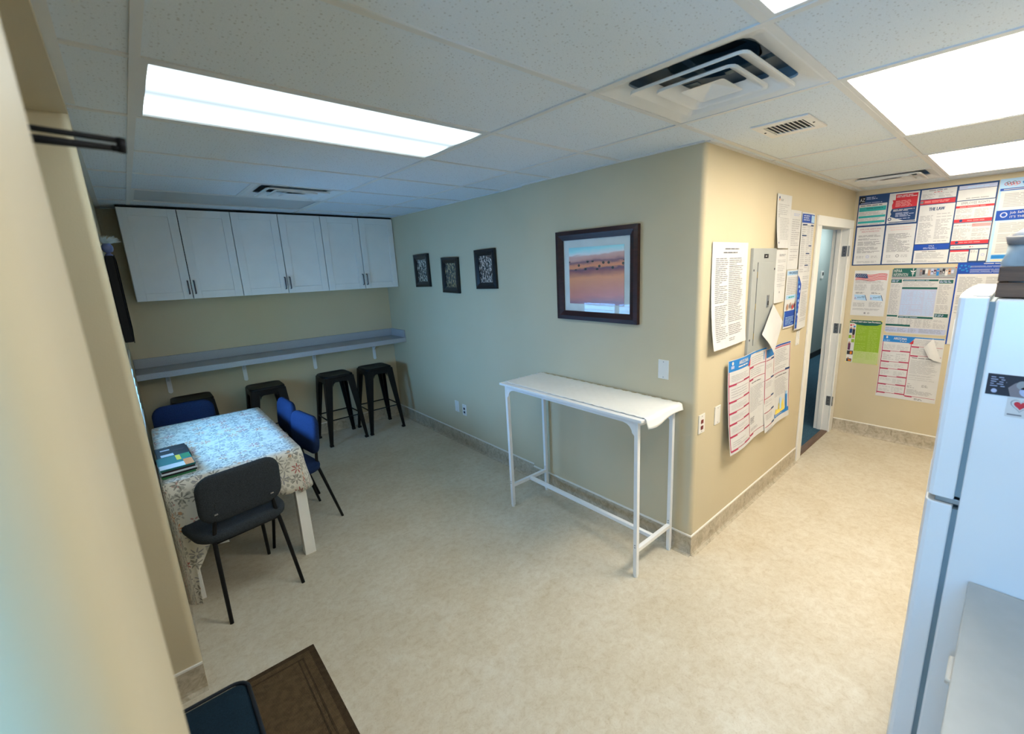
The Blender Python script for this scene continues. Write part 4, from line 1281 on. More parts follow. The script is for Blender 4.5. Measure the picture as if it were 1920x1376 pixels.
for k in range(240):
    a = random.uniform(0, 2 * PI); e = random.uniform(0.35, 1.5); l = random.uniform(0.035, 0.065)
    p0 = Vector((OX + 0.012 * math.cos(a), OY + 0.012 * math.sin(a), OZ + 0.072))
    d = Vector((math.cos(a) * math.cos(e) + 0.30, math.sin(a) * math.cos(e), math.sin(e) + 0.1)).normalized()
    p1 = p0 + d * l * 0.6; p2 = p0 + d * l + Vector((0.010, 0, -0.008))
    if min(p1.x, p2.x) < XL + 0.004: continue
    tf.tube([p0, p1, p2], [0.0010, 0.0008, 0.0003], 4, 0, False)
o = tf.build('feather_tuft', mat('pale_feather', (0.72, 0.82, 0.86), 0.8, 0, 0.15), orn)
o['kind'] = 'stuff'

# ---- black folded arm reaching out behind the near wall corner
ar = thing('folding_arm', 'black double-bar metal arm reaching out from behind the near wall corner', 'arm', (-2.5, -0.595, 2.03))
MB().box(-2.58, -2.46, -0.599, -0.585, 1.985, 2.065).build('wall_plate', BLACK_METAL, ar, 0.003)
MB().tube([(-2.52, -0.585, 2.028), (-2.52, -0.31, 2.028)], 0.008, 8).build('support_bar', BLACK_METAL, ar, smooth=True)
MB().tube([(-2.52, -0.30, 2.042), (-2.375, -0.30, 2.0355), (-2.300, -0.30, 2.0325)], 0.0040, 8).build('upper_bar', BLACK_METAL, ar, smooth=True)
MB().tube([(-2.52, -0.30, 2.024), (-2.375, -0.30, 2.0225), (-2.306, -0.30, 2.0215)], [0.0052, 0.0058, 0.0042], 10).build('lower_bar', BLACK_METAL, ar, smooth=True)
MB().tube([(-2.297, -0.30, 2.0165), (-2.295, -0.30, 2.036)], 0.0055, 10).build('elbow_pin', BLACK_METAL, ar, smooth=True)
MB().tube([(-2.307, -0.30, 2.0215), (-2.297, -0.30, 2.021)], 0.0045, 8).build('elbow_link', BLACK_METAL, ar, smooth=True)

# ================================================================== ON THE WALLS
INK = {}
def ink(name):
    cols = {'paper': (0.57, 0.565, 0.56), 'white': (0.62, 0.62, 0.62), 'navy': (0.018, 0.055, 0.16), 'blue': (0.012, 0.065, 0.36), 'sky': (0.02, 0.20, 0.55), 'pale_blue': (0.38, 0.58, 0.80), 'lilac': (0.42, 0.47, 0.66),
            'red': (0.56, 0.035, 0.05), 'crimson': (0.42, 0.04, 0.10), 'pink': (0.70, 0.30, 0.30), 'teal': (0.035, 0.36, 0.36), 'green': (0.012, 0.10, 0.085), 'lime': (0.25, 0.40, 0.03), 'lime_pale': (0.46, 0.54, 0.22),
            'text': (0.27, 0.27, 0.29), 'text_light': (0.39, 0.39, 0.41), 'text_dark': (0.16, 0.16, 0.18), 'text_green': (0.36, 0.50, 0.10), 'black': (0.02, 0.02, 0.02), 'orange': (0.65, 0.20, 0.02), 'yellow': (0.75, 0.60, 0.12),
            'skin': (0.45, 0.26, 0.18), 'plum': (0.10, 0.03, 0.08), 'grey': (0.30, 0.32, 0.34), 'photo_dark': (0.03, 0.03, 0.04), 'photo_mid': (0.22, 0.20, 0.22), 'cream': (0.60, 0.56, 0.44)}
    if name not in INK:
        INK[name] = mat('ink_' + name, cols[name], 0.55, 0, 0.03, 12, spec=0.25)
    return INK[name]

_glyph = {}
def glyphs(s):
    """flat mesh of a word from the built-in font, unit size, left-aligned on the baseline"""
    if s not in _glyph:
        cu = D.curves.new('lettering', 'FONT'); cu.body = s; cu.size = 1.0; cu.resolution_u = 2
        ob = D.objects.new('lettering', cu); COL.objects.link(ob)
        dg = bpy.context.evaluated_depsgraph_get()
        me = D.meshes.new_from_object(ob.evaluated_get(dg))
        vs = [v.co.copy() for v in me.vertices]; fs = [tuple(p.vertices) for p in me.polygons]
        D.objects.remove(ob); D.meshes.remove(me); D.curves.remove(cu)
        x1 = max([v.x for v in vs] + [0.01])
        _glyph[s] = (vs, fs, x1)
    return _glyph[s]

class Sheet:
    """a printed sheet on a wall: p = top-left corner, ud = direction to the right, nd = outward normal; v runs down"""
    def __init__(self, p, ud, nd, w, h, base='paper', bend=None, sub=(1, 1), skew=(0, 0), gap=0.0015, thick=0.0008):
        self.p = Vector(p); self.ud = Vector(ud); self.nd = Vector(nd); self.w = w; self.h = h
        self.bend = bend; self.sub = sub; self.skew = skew; self.gap = gap
        self.mb = MB(); self.slots = []; self.dl = 0.0012 if bend else 0.0003
        rng = random.Random(int(abs(p[0] * 991 + p[1] * 787 + p[2] * 613)) + 5)
        self.rng = rng
        self.grid(0, 0, 1, 1, base, thick)
        self.grid(0, 0, 1, 1, 'paper', 0.0)
        # edges of the sheet
        for a, b in (((0, 0), (1, 0)), ((1, 0), (1, 1)), ((1, 1), (0, 1)), ((0, 1), (0, 0))):
            n = 6 if bend else 1
            for k in range(n):
                q0 = (a[0] + (b[0] - a[0]) * k / n, a[1] + (b[1] - a[1]) * k / n); q1 = (a[0] + (b[0] - a[0]) * (k + 1) / n, a[1] + (b[1] - a[1]) * (k + 1) / n)
                self.mb.add([self.at(*q0, 0.0), self.at(*q1, 0.0), self.at(*q1, thick), self.at(*q0, thick)], [(0, 1, 2, 3)], self.slot('paper'))
        self.top = thick
    def slot(self, c):
        if c not in self.slots: self.slots.append(c)
        return self.slots.index(c)
    def at(self, u, v, off):
        o = off + self.gap + (self.bend(u, v) if self.bend else 0.0)
        return self.p + self.ud * (u * self.w + self.skew[0] * v) + Vector((0, 0, -1)) * (v * self.h + self.skew[1] * u) + self.nd * o
    def grid(self, u0, v0, u1, v1, c, off):
        nu = max(1, round(self.sub[0] * abs(u1 - u0) + 0.49)) if self.bend else 1
        nv = max(1, round(self.sub[1] * abs(v1 - v0) + 0.49)) if self.bend else 1
        V = [self.at(u0 + (u1 - u0) * i / nu, v0 + (v1 - v0) * j / nv, off) for j in range(nv + 1) for i in range(nu + 1)]
        F = [(j * (nu + 1) + i, (j + 1) * (nu + 1) + i, (j + 1) * (nu + 1) + i + 1, j * (nu + 1) + i + 1) for j in range(nv) for i in range(nu)]
        self.mb.add(V, F, self.slot(c))
    def rect(self, u0, v0, u1, v1, c, layer=1):
        self.grid(u0, v0, u1, v1, c, self.top + layer * self.dl)
    def poly(self, pts, c, layer=1):
        self.mb.add([self.at(u, v, self.top + layer * self.dl) for u, v in pts], [tuple(reversed(range(len(pts))))], self.slot(c))
    def disc(self, u, v, r, c, layer=2, n=14, hole=0.0):
        """r in metres"""
        if hole:
            for k in range(n):
                a0, a1 = 2 * PI * k / n, 2 * PI * (k + 1) / n
                self.poly([(u + math.cos(a0) * r / self.w, v + math.sin(a0) * r / self.h), (u + math.cos(a1) * r / self.w, v + math.sin(a1) * r / self.h),
                           (u + math.cos(a1) * hole / self.w, v + math.sin(a1) * hole / self.h), (u + math.cos(a0) * hole / self.w, v + math.sin(a0) * hole / self.h)], c, layer)
        else:
            self.poly([(u + math.cos(2 * PI * k / n) * r / self.w, v + math.sin(2 * PI * k / n) * r / self.h) for k in range(n)], c, layer)
    def lines(self, u0, v0, u1, v1, n, c='text', fill=0.5, ragged=0.25, layer=2):
        """rows of words"""
        dv = (v1 - v0) / n
        for k in range(n):
            if self.rng.random() < 0.07: continue
            end = u1 - (u1 - u0) * (self.rng.random() * ragged if self.rng.random() < 0.8 else self.rng.random() * 0.7)
            u = u0
            while u < end - 0.004:
                l = (u1 - u0) * self.rng.uniform(0.16, 0.42)
                e = min(end, u + l)
                self.rect(u, v0 + dv * (k + 0.5 - fill / 2), e, v0 + dv * (k + 0.5 + fill / 2), c, layer)
                u = e + 0.010 / max(self.w, 0.05) * 0.6
    def text(self, u, v, s, size, c='text_dark', layer=3, width=None, align='l', slant=0.0, bold=0.0):
        """baseline at (u, v); size in metres; width (m) fits the word to that length"""
        vs, fs, x1 = glyphs(s)
        sx = size if width is None else width / x1
        off = {'l': 0.0, 'c': -x1 * sx / 2, 'r': -x1 * sx}[align]
        P = lambda q, d: self.at(u + (off + q.x * sx + d) / self.w, v - (q.y * size + slant * q.x * sx) / self.h, self.top + layer * self.dl)
        for d in ((0.0,) if not bold else (-bold, bold)):
            self.mb.add([P(q, d) for q in vs], fs, self.slot(c))
    def build(self, name, label, cat, group=None):
        o = self.mb.build(name, [ink(s) for s in self.slots], None, recenter=True, recalc=False)
        return tag(o, label, cat, group)

# ---------------- poster wall (x = XW, facing -x); s = distance to the right of the corner
def PW(s0, s1, z0, z1, **k):
    return Sheet((XW, -s0, z1), (0, -1, 0), (-1, 0, 0), s1 - s0, z1 - z0, **k)
PG = 'posters on the wall beside the refrigerator'
def on(sh, s0, z1, W, Hh):
    """returns a function mapping (s, z) in metres to the sheet's u, v"""
    return lambda s, z: ((s - s0) / W, (z1 - z) / Hh)

# big framed board of labour notices
s0, s1, z0, z1 = 0.030, 0.988, 1.733, 2.388
p = PW(s0, s1, z0, z1, base='navy'); U_ = on(p, s0, z1, s1 - s0, z1 - z0)
def R(sa, za, sb, zb_, c, layer=1):
    a = U_(sa, za); b = U_(sb, zb_); p.rect(a[0], a[1], b[0], b[1], c, layer)
def LN_(sa, za, sb, zb_, n, **k):
    a = U_(sa, za); b = U_(sb, zb_); p.lines(a[0], a[1], b[0], b[1], n, **k)
def TX(s, z, t, size, c, **k):
    a = U_(s, z); p.text(a[0], a[1], t, size, c, **k)
def DISC(s, z, r, c, **k):
    a = U_(s, z); p.disc(a[0], a[1], r, c, **k)
def POLY(pts, c, layer=2): p.poly([U_(*q) for q in pts], c, layer)
# column 1
R(0.038, 2.380, 0.082, 2.315, 'black'); TX(0.041, 2.332, 'AZ', 0.046, 'white', width=0.038)
R(0.084, 2.380, 0.258, 2.325, 'navy', 2); LN_(0.092, 2.372, 0.18, 2.345, 2, c='lilac', layer=3); LN_(0.05, 2.322, 0.25, 2.312, 1, c='lilac', layer=3)
R(0.038, 2.305, 0.258, 2.112, 'white')
LN_(0.05, 2.300, 0.24, 2.285, 1, c='text_dark')
R(0.042, 2.280, 0.254, 2.240, 'teal', 2); LN_(0.10, 2.270, 0.24, 2.25, 2, c='green', layer=3)
LN_(0.045, 2.235, 0.25, 2.205, 3, c='text_light')
R(0.042, 2.200, 0.254, 2.180, 'teal', 2); LN_(0.045, 2.176, 0.25, 2.152, 3, c='text_light'); R(0.042, 2.150, 0.254, 2.130, 'teal', 2); LN_(0.045, 2.126, 0.25, 2.114, 1, c='text_light')
R(0.042, 2.096, 0.262, 1.742, 'white')
TX(0.152, 2.068, 'EMPLOYEE SAFETY AND', 0.017, 'crimson', width=0.165, align='c'); TX(0.152, 2.046, 'HEALTH PROTECTION', 0.017, 'crimson', width=0.14, align='c')
LN_(0.06, 2.02, 0.245, 1.85, 17, c='text'); DISC(0.152, 1.815, 0.014, 'lilac', hole=0.008); LN_(0.06, 1.825, 0.12, 1.80, 2, c='text_light'); LN_(0.18, 1.825, 0.24, 1.80, 2, c='text_light'); LN_(0.07, 1.785, 0.235, 1.755, 3, c='text_light')
# column 2
R(0.270, 2.378, 0.488, 2.112, 'white')
POLY([(0.318, 2.365), (0.478, 2.365), (0.478, 2.250), (0.300, 2.240), (0.296, 2.275), (0.303, 2.300), (0.296, 2.318), (0.318, 2.318)], 'red')
POLY([(0.300, 2.240), (0.478, 2.250), (0.478, 2.130), (0.395, 2.130), (0.290, 2.172), (0.298, 2.195), (0.290, 2.215)], 'navy')
LN_(0.325, 2.358, 0.475, 2.335, 2, c='white', layer=3); LN_(0.322, 2.322, 0.46, 2.255, 6, c='pink', layer=3); LN_(0.310, 2.235, 0.47, 2.215, 2, c='white', layer=3); LN_(0.33, 2.205, 0.465, 2.145, 6, c='lilac', layer=3)
DISC(0.290, 2.150, 0.014, 'navy', hole=0.008); R(0.285, 2.124, 0.482, 2.117, 'navy', 2)
R(0.274, 2.096, 0.494, 1.742, 'white')
TX(0.384, 2.068, 'PROTECCION DE SEGURIDAD Y', 0.015, 'pink', width=0.165, align='c'); TX(0.384, 2.047, 'SALUD PARA EL EMPLEADO', 0.015, 'pink', width=0.15, align='c')
LN_(0.295, 2.02, 0.475, 1.85, 17, c='text'); DISC(0.384, 1.815, 0.014, 'text', hole=0.008); LN_(0.30, 1.825, 0.35, 1.80, 2, c='text_light'); LN_(0.41, 1.825, 0.47, 1.80, 2, c='text_light'); LN_(0.31, 1.785, 0.465, 1.755, 3, c='text_light')
# column 3
R(0.500, 2.376, 0.734, 2.295, 'white'); LN_(0.55, 2.370, 0.69, 2.360, 1, c='text_dark'); LN_(0.585, 2.354, 0.65, 2.345, 1, c='red'); LN_(0.508, 2.340, 0.612, 2.300, 5, c='text_light'); LN_(0.62, 2.340, 0.728, 2.300, 5, c='text_light')
R(0.500, 2.290, 0.734, 2.252, 'red'); LN_(0.53, 2.282, 0.72, 2.262, 2, c='pink', layer=3); DISC(0.512, 2.272, 0.012, 'photo_mid')
R(0.502, 2.246, 0.738, 1.912, 'white'); TX(0.620, 2.195, 'THE LAW', 0.040, 'navy', width=0.105, align='c', bold=0.0012)
LN_(0.512, 2.170, 0.612, 1.925, 20, c='text_light'); LN_(0.626, 2.170, 0.728, 1.925, 20, c='text_light')
R(0.500, 1.906, 0.740, 1.860, 'blue'); TX(0.620, 1.886, 'FMLA', 0.016, 'white', align='c'); LN_(0.565, 1.880, 0.68, 1.865, 2, c='lilac', layer=3)
R(0.506, 1.855, 0.742, 1.742, 'white'); LN_(0.56, 1.848, 0.69, 1.838, 1, c='text_dark'); LN_(0.52, 1.832, 0.725, 1.75, 8, c='text_light')
# column 4
R(0.748, 2.374, 0.978, 2.345, 'lilac'); LN_(0.80, 2.366, 0.96, 2.352, 1, c='pale_blue'); R(0.746, 2.342, 0.978, 2.256, 'white'); LN_(0.80, 2.275, 0.97, 2.265, 1, c='text'); LN_(0.76, 2.335, 0.95, 2.285, 5, c='white')  # pale panel with white lines paints the glare on this column's top
R(0.746, 2.250, 0.980, 2.075, 'white'); TX(0.863, 2.222, 'EMPLOYEE RIGHTS', 0.028, 'text_dark', width=0.175, align='c')
R(0.746, 2.212, 0.980, 2.194, 'red', 2); LN_(0.77, 2.207, 0.96, 2.198, 1, c='pink', layer=3); LN_(0.752, 2.188, 0.858, 2.108, 9, c='text_light'); LN_(0.868, 2.188, 0.974, 2.108, 9, c='text_light')
R(0.746, 2.103, 0.980, 2.076, 'red', 2); DISC(0.79, 2.090, 0.011, 'navy', layer=3); LN_(0.83, 2.095, 0.96, 2.083, 1, c='pink', layer=4)
R(0.748, 2.070, 0.982, 1.895, 'white'); TX(0.752, 2.045, 'EMPLOYEE RIGHTS', 0.016, 'text_dark'); R(0.865, 2.062, 0.980, 2.036, 'pink', 2); LN_(0.752, 2.030, 0.860, 1.930, 11, c='text_light'); LN_(0.870, 2.030, 0.976, 1.930, 11, c='text_light')
R(0.748, 1.925, 0.982, 1.895, 'red', 3); DISC(0.785, 1.910, 0.011, 'navy', layer=4); LN_(0.80, 1.915, 0.94, 1.904, 1, c='pink', layer=5)
R(0.750, 1.885, 0.984, 1.855, 'white'); LN_(0.755, 1.874, 0.85, 1.864, 1, c='text'); LN_(0.87, 1.876, 0.90, 1.864, 1, c='crimson', layer=3)
R(0.752, 1.846, 0.872, 1.742, 'white'); R(0.752, 1.846, 0.872, 1.832, 'red', 2); LN_(0.76, 1.82, 0.865, 1.75, 7, c='text_light')
R(0.880, 1.846, 0.930, 1.752, 'white'); LN_(0.884, 1.84, 0.926, 1.82, 2, c='text'); R(0.938, 1.846, 0.984, 1.752, 'white'); DISC(0.961, 1.802, 0.012, 'lilac', hole=0.007)
p.build('notice_board', 'navy-bordered board of labour notices reading AZ, THE LAW and EMPLOYEE RIGHTS', 'poster', PG)

# light-blue framed poster to its right
s0, s1, z0, z1 = 0.992, 1.46, 1.735, 2.392
p = PW(s0, s1, z0, z1, base='pale_blue', gap=0.0035); U_ = on(p, s0, z1, s1 - s0, z1 - z0)
for k in range(7):
    DISC(1.03 + 0.011 * k, 2.352 + 0.008 * math.sin(k * 2.1), 0.012, ('crimson', 'text_dark', 'pink')[k % 3], hole=0.008, layer=2 + k % 2)
POLY([(1.118, 2.355), (1.135, 2.378), (1.44, 2.378), (1.44, 2.330), (1.135, 2.330)], 'sky'); TX(1.145, 2.345, 'Notices', 0.028, 'white')
R(1.000, 2.318, 1.452, 2.300, 'blue', 1); LN_(1.02, 2.314, 1.40, 2.304, 1, c='white', layer=3)
R(1.008, 2.296, 1.452, 2.150, 'white'); LN_(1.03, 2.28, 1.44, 2.17, 9, c='text_light')
R(1.000, 2.148, 1.452, 2.070, 'blue'); DISC(1.045, 2.112, 0.022, 'lilac', hole=0.014); TX(1.08, 2.118, 'Job Safety and Health', 0.026, 'white', slant=0.02); TX(1.08, 2.085, "IT'S THE LAW!", 0.024, 'white', slant=0.02)
R(1.010, 2.064, 1.452, 1.80, 'white'); LN_(1.03, 2.05, 1.44, 1.81, 22, c='text_light')
R(1.014, 1.795, 1.20, 1.765, 'sky'); R(1.014, 1.760, 1.20, 1.742, 'cream')
p.build('safety_poster', 'light-blue edged job safety poster behind the crate', 'poster', PG)

# flag poster
s0, s1, z0, z1 = 0.064, 0.340, 1.242, 1.684
p = PW(s0, s1, z0, z1, base='white'); U_ = on(p, s0, z1, s1 - s0, z1 - z0)
for k in range(5):
    zc = 1.648 - k * 0.013
    pts = [(0.075 + 0.255 * i / 12, zc + 0.007 * math.sin(i * 0.75 + 0.4)) for i in range(13)]
    POLY(pts + [(a, b - 0.0065) for a, b in reversed(pts)], 'red', 2)
POLY([(0.073, 1.655), (0.165, 1.652), (0.172, 1.635), (0.180, 1.608), (0.14, 1.612), (0.073, 1.618)], 'navy', 3)
for i in range(6):
    for j in range(3):
        DISC(0.084 + i * 0.0145 + (j % 2) * 0.006, 1.646 - j * 0.011, 0.0032, 'white', layer=4, n=5)
LN_(0.078, 1.595, 0.325, 1.56, 4, c='text_light'); LN_(0.078, 1.55, 0.19, 1.49, 6, c='text_light'); LN_(0.21, 1.55, 0.325, 1.49, 6, c='text_light')
for q in (0.0, 0.13):
    LN_(0.090 + q, 1.475, 0.170 + q, 1.458, 2, c='text_dark')
    POLY([(0.082 + q, 1.450), (0.168 + q, 1.446), (0.186 + q, 1.392), (0.084 + q, 1.398)], 'pale_blue', 2)
    POLY([(0.168 + q, 1.446), (0.173 + q, 1.446), (0.191 + q, 1.392), (0.186 + q, 1.392)], 'navy', 3)
    TX(0.086 + q, 1.404, 'E-', 0.026, 'crimson', slant=0.14); TX(0.108 + q, 1.412, 'Verify', 0.026, 'navy', width=0.062, slant=0.14)
LN_(0.078, 1.38, 0.19, 1.33, 5, c='text_light'); LN_(0.21, 1.38, 0.325, 1.33, 5, c='text_light'); LN_(0.078, 1.315, 0.325, 1.295, 2, c='text_light'); DISC(0.185, 1.268, 0.009, 'text'); DISC(0.215, 1.268, 0.009, 'text', hole=0.005)
p.build('flag_poster', 'white poster with a flag banner and two E-Verify marks, beside the door frame', 'poster', PG)

# HIPAA poster
s0, s1, z0, z1 = 0.364, 0.815, 1.090, 1.702
p = PW(s0, s1, z0, z1, base='paper', gap=0.002); U_ = on(p, s0, z1, s1 - s0, z1 - z0)
R(0.364, 1.702, 0.815, 1.618, 'grey'); R(0.370, 1.698, 0.540, 1.622, 'green', 2)
TX(0.376, 1.662, 'HIPAA', 0.042, 'white', width=0.062); TX(0.376, 1.627, 'INFORMATION', 0.040, 'white', width=0.108)
POLY([(0.517, 1.690), (0.521, 1.690), (0.521, 1.625), (0.517, 1.625)], 'white', 4)
POLY([(0.498, 1.680), (0.518, 1.672), (0.518, 1.662), (0.505, 1.664)], 'white', 4); POLY([(0.540, 1.680), (0.520, 1.672), (0.520, 1.662), (0.533, 1.664)], 'white', 4); DISC(0.519, 1.650, 0.009, 'white', layer=4, hole=0.005); DISC(0.519, 1.692, 0.005, 'white', layer=5)
for k in range(12):
    cxp = 0.566 + k * 0.0195
    R(cxp, 1.692 - 0.012 * (k % 2), cxp + 0.018, 1.630 + 0.01 * (k % 3), ('photo_mid', 'skin', 'sky', 'white', 'plum', 'photo_dark', 'lilac')[(k * 5) % 7], 2)
    DISC(cxp + 0.009, 1.672 - 0.006 * (k % 3), 0.006, ('skin', 'photo_dark', 'white')[k % 3], layer=4)
R(0.366, 1.616, 0.812, 1.606, 'photo_mid'); LN_(0.46, 1.614, 0.80, 1.608, 1, c='paper', layer=3)
R(0.366, 1.598, 0.446, 1.566, 'green'); LN_(0.372, 1.594, 0.44, 1.57, 2, c='lilac', layer=3)
R(0.454, 1.596, 0.706, 1.580, 'green'); LN_(0.46, 1.592, 0.66, 1.584, 1, c='lilac', layer=3)
R(0.712, 1.592, 0.806, 1.560, 'green'); LN_(0.716, 1.588, 0.80, 1.565, 2, c='lilac', layer=3)
LN_(0.456, 1.574, 0.704, 1.535, 4, c='text_light'); LN_(0.370, 1.555, 0.442, 1.27, 26, c='text_light'); LN_(0.714, 1.55, 0.800, 1.30, 22, c='text_light')
R(0.454, 1.526, 0.706, 1.508, 'green'); LN_(0.462, 1.522, 0.53, 1.512, 1, c='lilac', layer=3)
R(0.454, 1.506, 0.704, 1.262, 'lilac'); 
for a, b in ((0.462, 0.536), (0.542, 0.616), (0.624, 0.698)): LN_(a, 1.495, b, 1.27, 20, c='pale_blue', layer=3, fill=0.35)
R(0.366, 1.262, 0.446, 1.246, 'green'); R(0.454, 1.256, 0.706, 1.238, 'green'); LN_(0.46, 1.252, 0.60, 1.242, 1, c='lilac', layer=3); R(0.712, 1.290, 0.806, 1.258, 'green'); LN_(0.716, 1.285, 0.79, 1.262, 2, c='lilac', layer=3)
for a, b in ((0.370, 0.442), (0.456, 0.510), (0.518, 0.572), (0.580, 0.636), (0.644, 0.704), (0.714, 0.800)): LN_(a, 1.232, b, 1.155, 8, c='text_light')
R(0.366, 1.176, 0.552, 1.158, 'green', 3); R(0.366, 1.146, 0.806, 1.100, 'lilac', 2)
for a, b in ((0.372, 0.45), (0.46, 0.53), (0.54, 0.60), (0.62, 0.80)): LN_(a, 1.142, b, 1.105, 4, c='text', layer=3, fill=0.35)
for s_, z_, c in ((0.369, 1.697, 'yellow'), (0.810, 1.698, 'red'), (0.369, 1.094, 'yellow'), (0.810, 1.095, 'yellow')): DISC(s_, z_, 0.005, c, layer=5, n=8)
p.build('hipaa_poster', 'green-headed HIPAA INFORMATION poster with pale blue text boxes', 'poster', PG)

# blue-headed poster partly behind the refrigerator
s0, s1, z0, z1 = 0.818, 1.26, 1.02, 1.738
p = PW(s0, s1, z0, z1, base='white', gap=0.005); U_ = on(p, s0, z1, s1 - s0, z1 - z0)
R(0.818, 1.738, 1.26, 1.642, 'blue'); LN_(0.98, 1.732, 1.20, 1.722, 1, c='white', layer=3); LN_(0.90, 1.712, 1.25, 1.650, 7, c='lilac', layer=3, fill=0.3)
for k in range(9): DISC(0.835 + 0.008 * k, 1.69 + 0.025 * math.sin(k * 1.9), 0.008, 'sky', layer=2, n=7)
R(0.818, 1.642, 0.828, 1.02, 'blue')
LN_(0.84, 1.62, 0.99, 1.30, 24, c='text_light'); LN_(1.01, 1.62, 1.24, 1.30, 24, c='text_light')
p.build('blue_header_poster', 'white poster with a deep blue heading just above the refrigerator', 'poster', PG)

# child labour poster
s0, s1, z0, z1 = 0.070, 0.340, 0.757, 1.197
p = PW(s0, s1, z0, z1, base='lime_pale'); U_ = on(p, s0, z1, s1 - s0, z1 - z0)
R(0.130, 1.160, 0.336, 0.98, 'lime'); R(0.130, 0.98, 0.336, 0.88, 'lime', 1)
R(0.072, 1.195, 0.338, 1.165, 'green', 2); POLY([(0.10, 1.166), (0.336, 1.166), (0.30, 1.148), (0.20, 1.142), (0.13, 1.150)], 'green', 2)
TX(0.078, 1.172, 'Federal Child Labor Law Provisions', 0.024, 'white', width=0.25, bold=0.0008)
LN_(0.14, 1.13, 0.228, 0.80, 26, c='text_green', fill=0.3); LN_(0.238, 1.13, 0.328, 0.80, 26, c='text_green', fill=0.3)
R(0.072, 1.160, 0.128, 0.760, 'white', 1)
for (a, b, c, d, col) in ((0.074, 1.155, 0.126, 1.115, 'white'), (0.076, 1.105, 0.10, 1.06, 'navy'), (0.102, 1.10, 0.124, 1.05, 'photo_dark'), (0.074, 1.04, 0.098, 1.005, 'lime'), (0.102, 1.045, 0.124, 1.01, 'skin'), (0.100, 1.00, 0.126, 0.965, 'lime'),
                          (0.076, 0.955, 0.098, 0.885, 'plum'), (0.074, 0.878, 0.126, 0.838, 'photo_dark'), (0.100, 0.870, 0.118, 0.842, 'orange'), (0.076, 0.795, 0.120, 0.765, 'photo_dark'), (0.090, 0.785, 0.115, 0.77, 'orange')):
    R(a, b, c, d, col, 3 if col in ('orange',) else 2)
for (a, b, c) in ((0.085, 1.14, 'red'), (0.105, 1.145, 'pink'), (0.115, 1.128, 'sky'), (0.088, 1.112, 'skin'), (0.112, 1.108, 'skin'), (0.113, 1.05, 'photo_dark'), (0.086, 0.962, 'skin'), (0.090, 0.80, 'skin')): DISC(a, b, 0.009, c, layer=4, n=9)
for s_, z_ in ((0.074, 1.192), (0.336, 1.192), (0.073, 0.760), (0.337, 0.760)): DISC(s_, z_, 0.006, 'yellow', layer=5, n=8)
p.build('child_labor_poster', 'lime green poster headed Federal Child Labor Law Provisions', 'poster', PG)

def labor_sheet(p, U2, cols_left, cols_right, rows_l, rows_r, ncols=2):
    pass
# red-lined Arizona poster with its top right corner folded down
s0, s1, z0, z1 = 0.357, 0.815, 0.449, 1.066
p = PW(s0, s1, z0, z1, base='white'); U_ = on(p, s0, z1, s1 - s0, z1 - z0)
def arizona(head_u, split, rows_l, rows_r, hv=0.105, skip_head=False):
    """blue heading, crimson boxes; positions as fractions"""
    p.rect(0.01, 0.005, 0.99, 0.022, 'sky'); p.rect(0.01, 0.022, head_u - 0.045, hv, 'sky')
    p.poly([(head_u - 0.046, 0.021), (head_u + 0.03, 0.021), (head_u - 0.046, hv)], 'sky', 2)
    p.poly([(head_u + 0.01, 0.05), (head_u + 0.01, hv + 0.01), (head_u - 0.06, hv + 0.01)], 'red', 2)
    p.rect(0.012, hv, 0.024, 0.955, 'crimson'); p.rect(split - 0.006, hv, split + 0.006, 0.94, 'crimson')
    for v in rows_l:
        p.rect(0.012, v, split, v + 0.007, 'crimson'); p.rect(0.014, v - 0.002, 0.014 + 0.15 * split / 0.5, v + 0.018, 'crimson', 2); p.rect(split - 0.17 * split / 0.5, v - 0.012, split, v + 0.006, 'crimson', 2)
    for v in rows_r:
        p.rect(split, v, 0.985, v + 0.006, 'crimson'); p.rect(split + 0.01, v + 0.004, split + 0.13, v + 0.02, 'crimson', 2)
arizona(0.51, 0.49, (0.245, 0.415, 0.53, 0.655, 0.785, 0.925), (0.145, 0.285, 0.93))
p.text(0.30, 0.062, 'ARIZONA', 0.032, 'white', width=0.10, align='c', bold=0.001); p.lines(0.30, 0.07, 0.42, 0.09, 1, c='white', layer=3)
p.disc(0.075, 0.025, 0.007, 'white', 3); p.rect(0.06, 0.035, 0.09, 0.05, 'white', 3); p.text(0.03, 0.095, 'LLBN', 0.022, 'pale_blue', width=0.045)
prev = 0.12
for v in (0.245, 0.415, 0.53, 0.655, 0.785, 0.925):
    p.lines(0.04, prev + 0.025, 0.24, v - 0.02, 4, c='text_light', fill=0.3); p.lines(0.26, prev + 0.025, 0.46, v - 0.02, 4, c='text_light', fill=0.3); prev = v + 0.01
p.lines(0.52, 0.04, 0.95, 0.13, 5, c='text_light', fill=0.3); p.lines(0.52, 0.17, 0.95, 0.27, 5, c='text_light', fill=0.3)
p.lines(0.53, 0.315, 0.90, 0.335, 1, c='text_dark'); p.lines(0.52, 0.35, 0.96, 0.70, 24, c='text_light', fill=0.35); p.lines(0.52, 0.73, 0.64, 0.80, 5, c='text'); p.lines(0.75, 0.73, 0.87, 0.80, 5, c='text'); p.lines(0.52, 0.82, 0.96, 0.90, 5, c='text_light')
p.lines(0.66, 0.955, 0.80, 0.985, 2, c='text_dark')
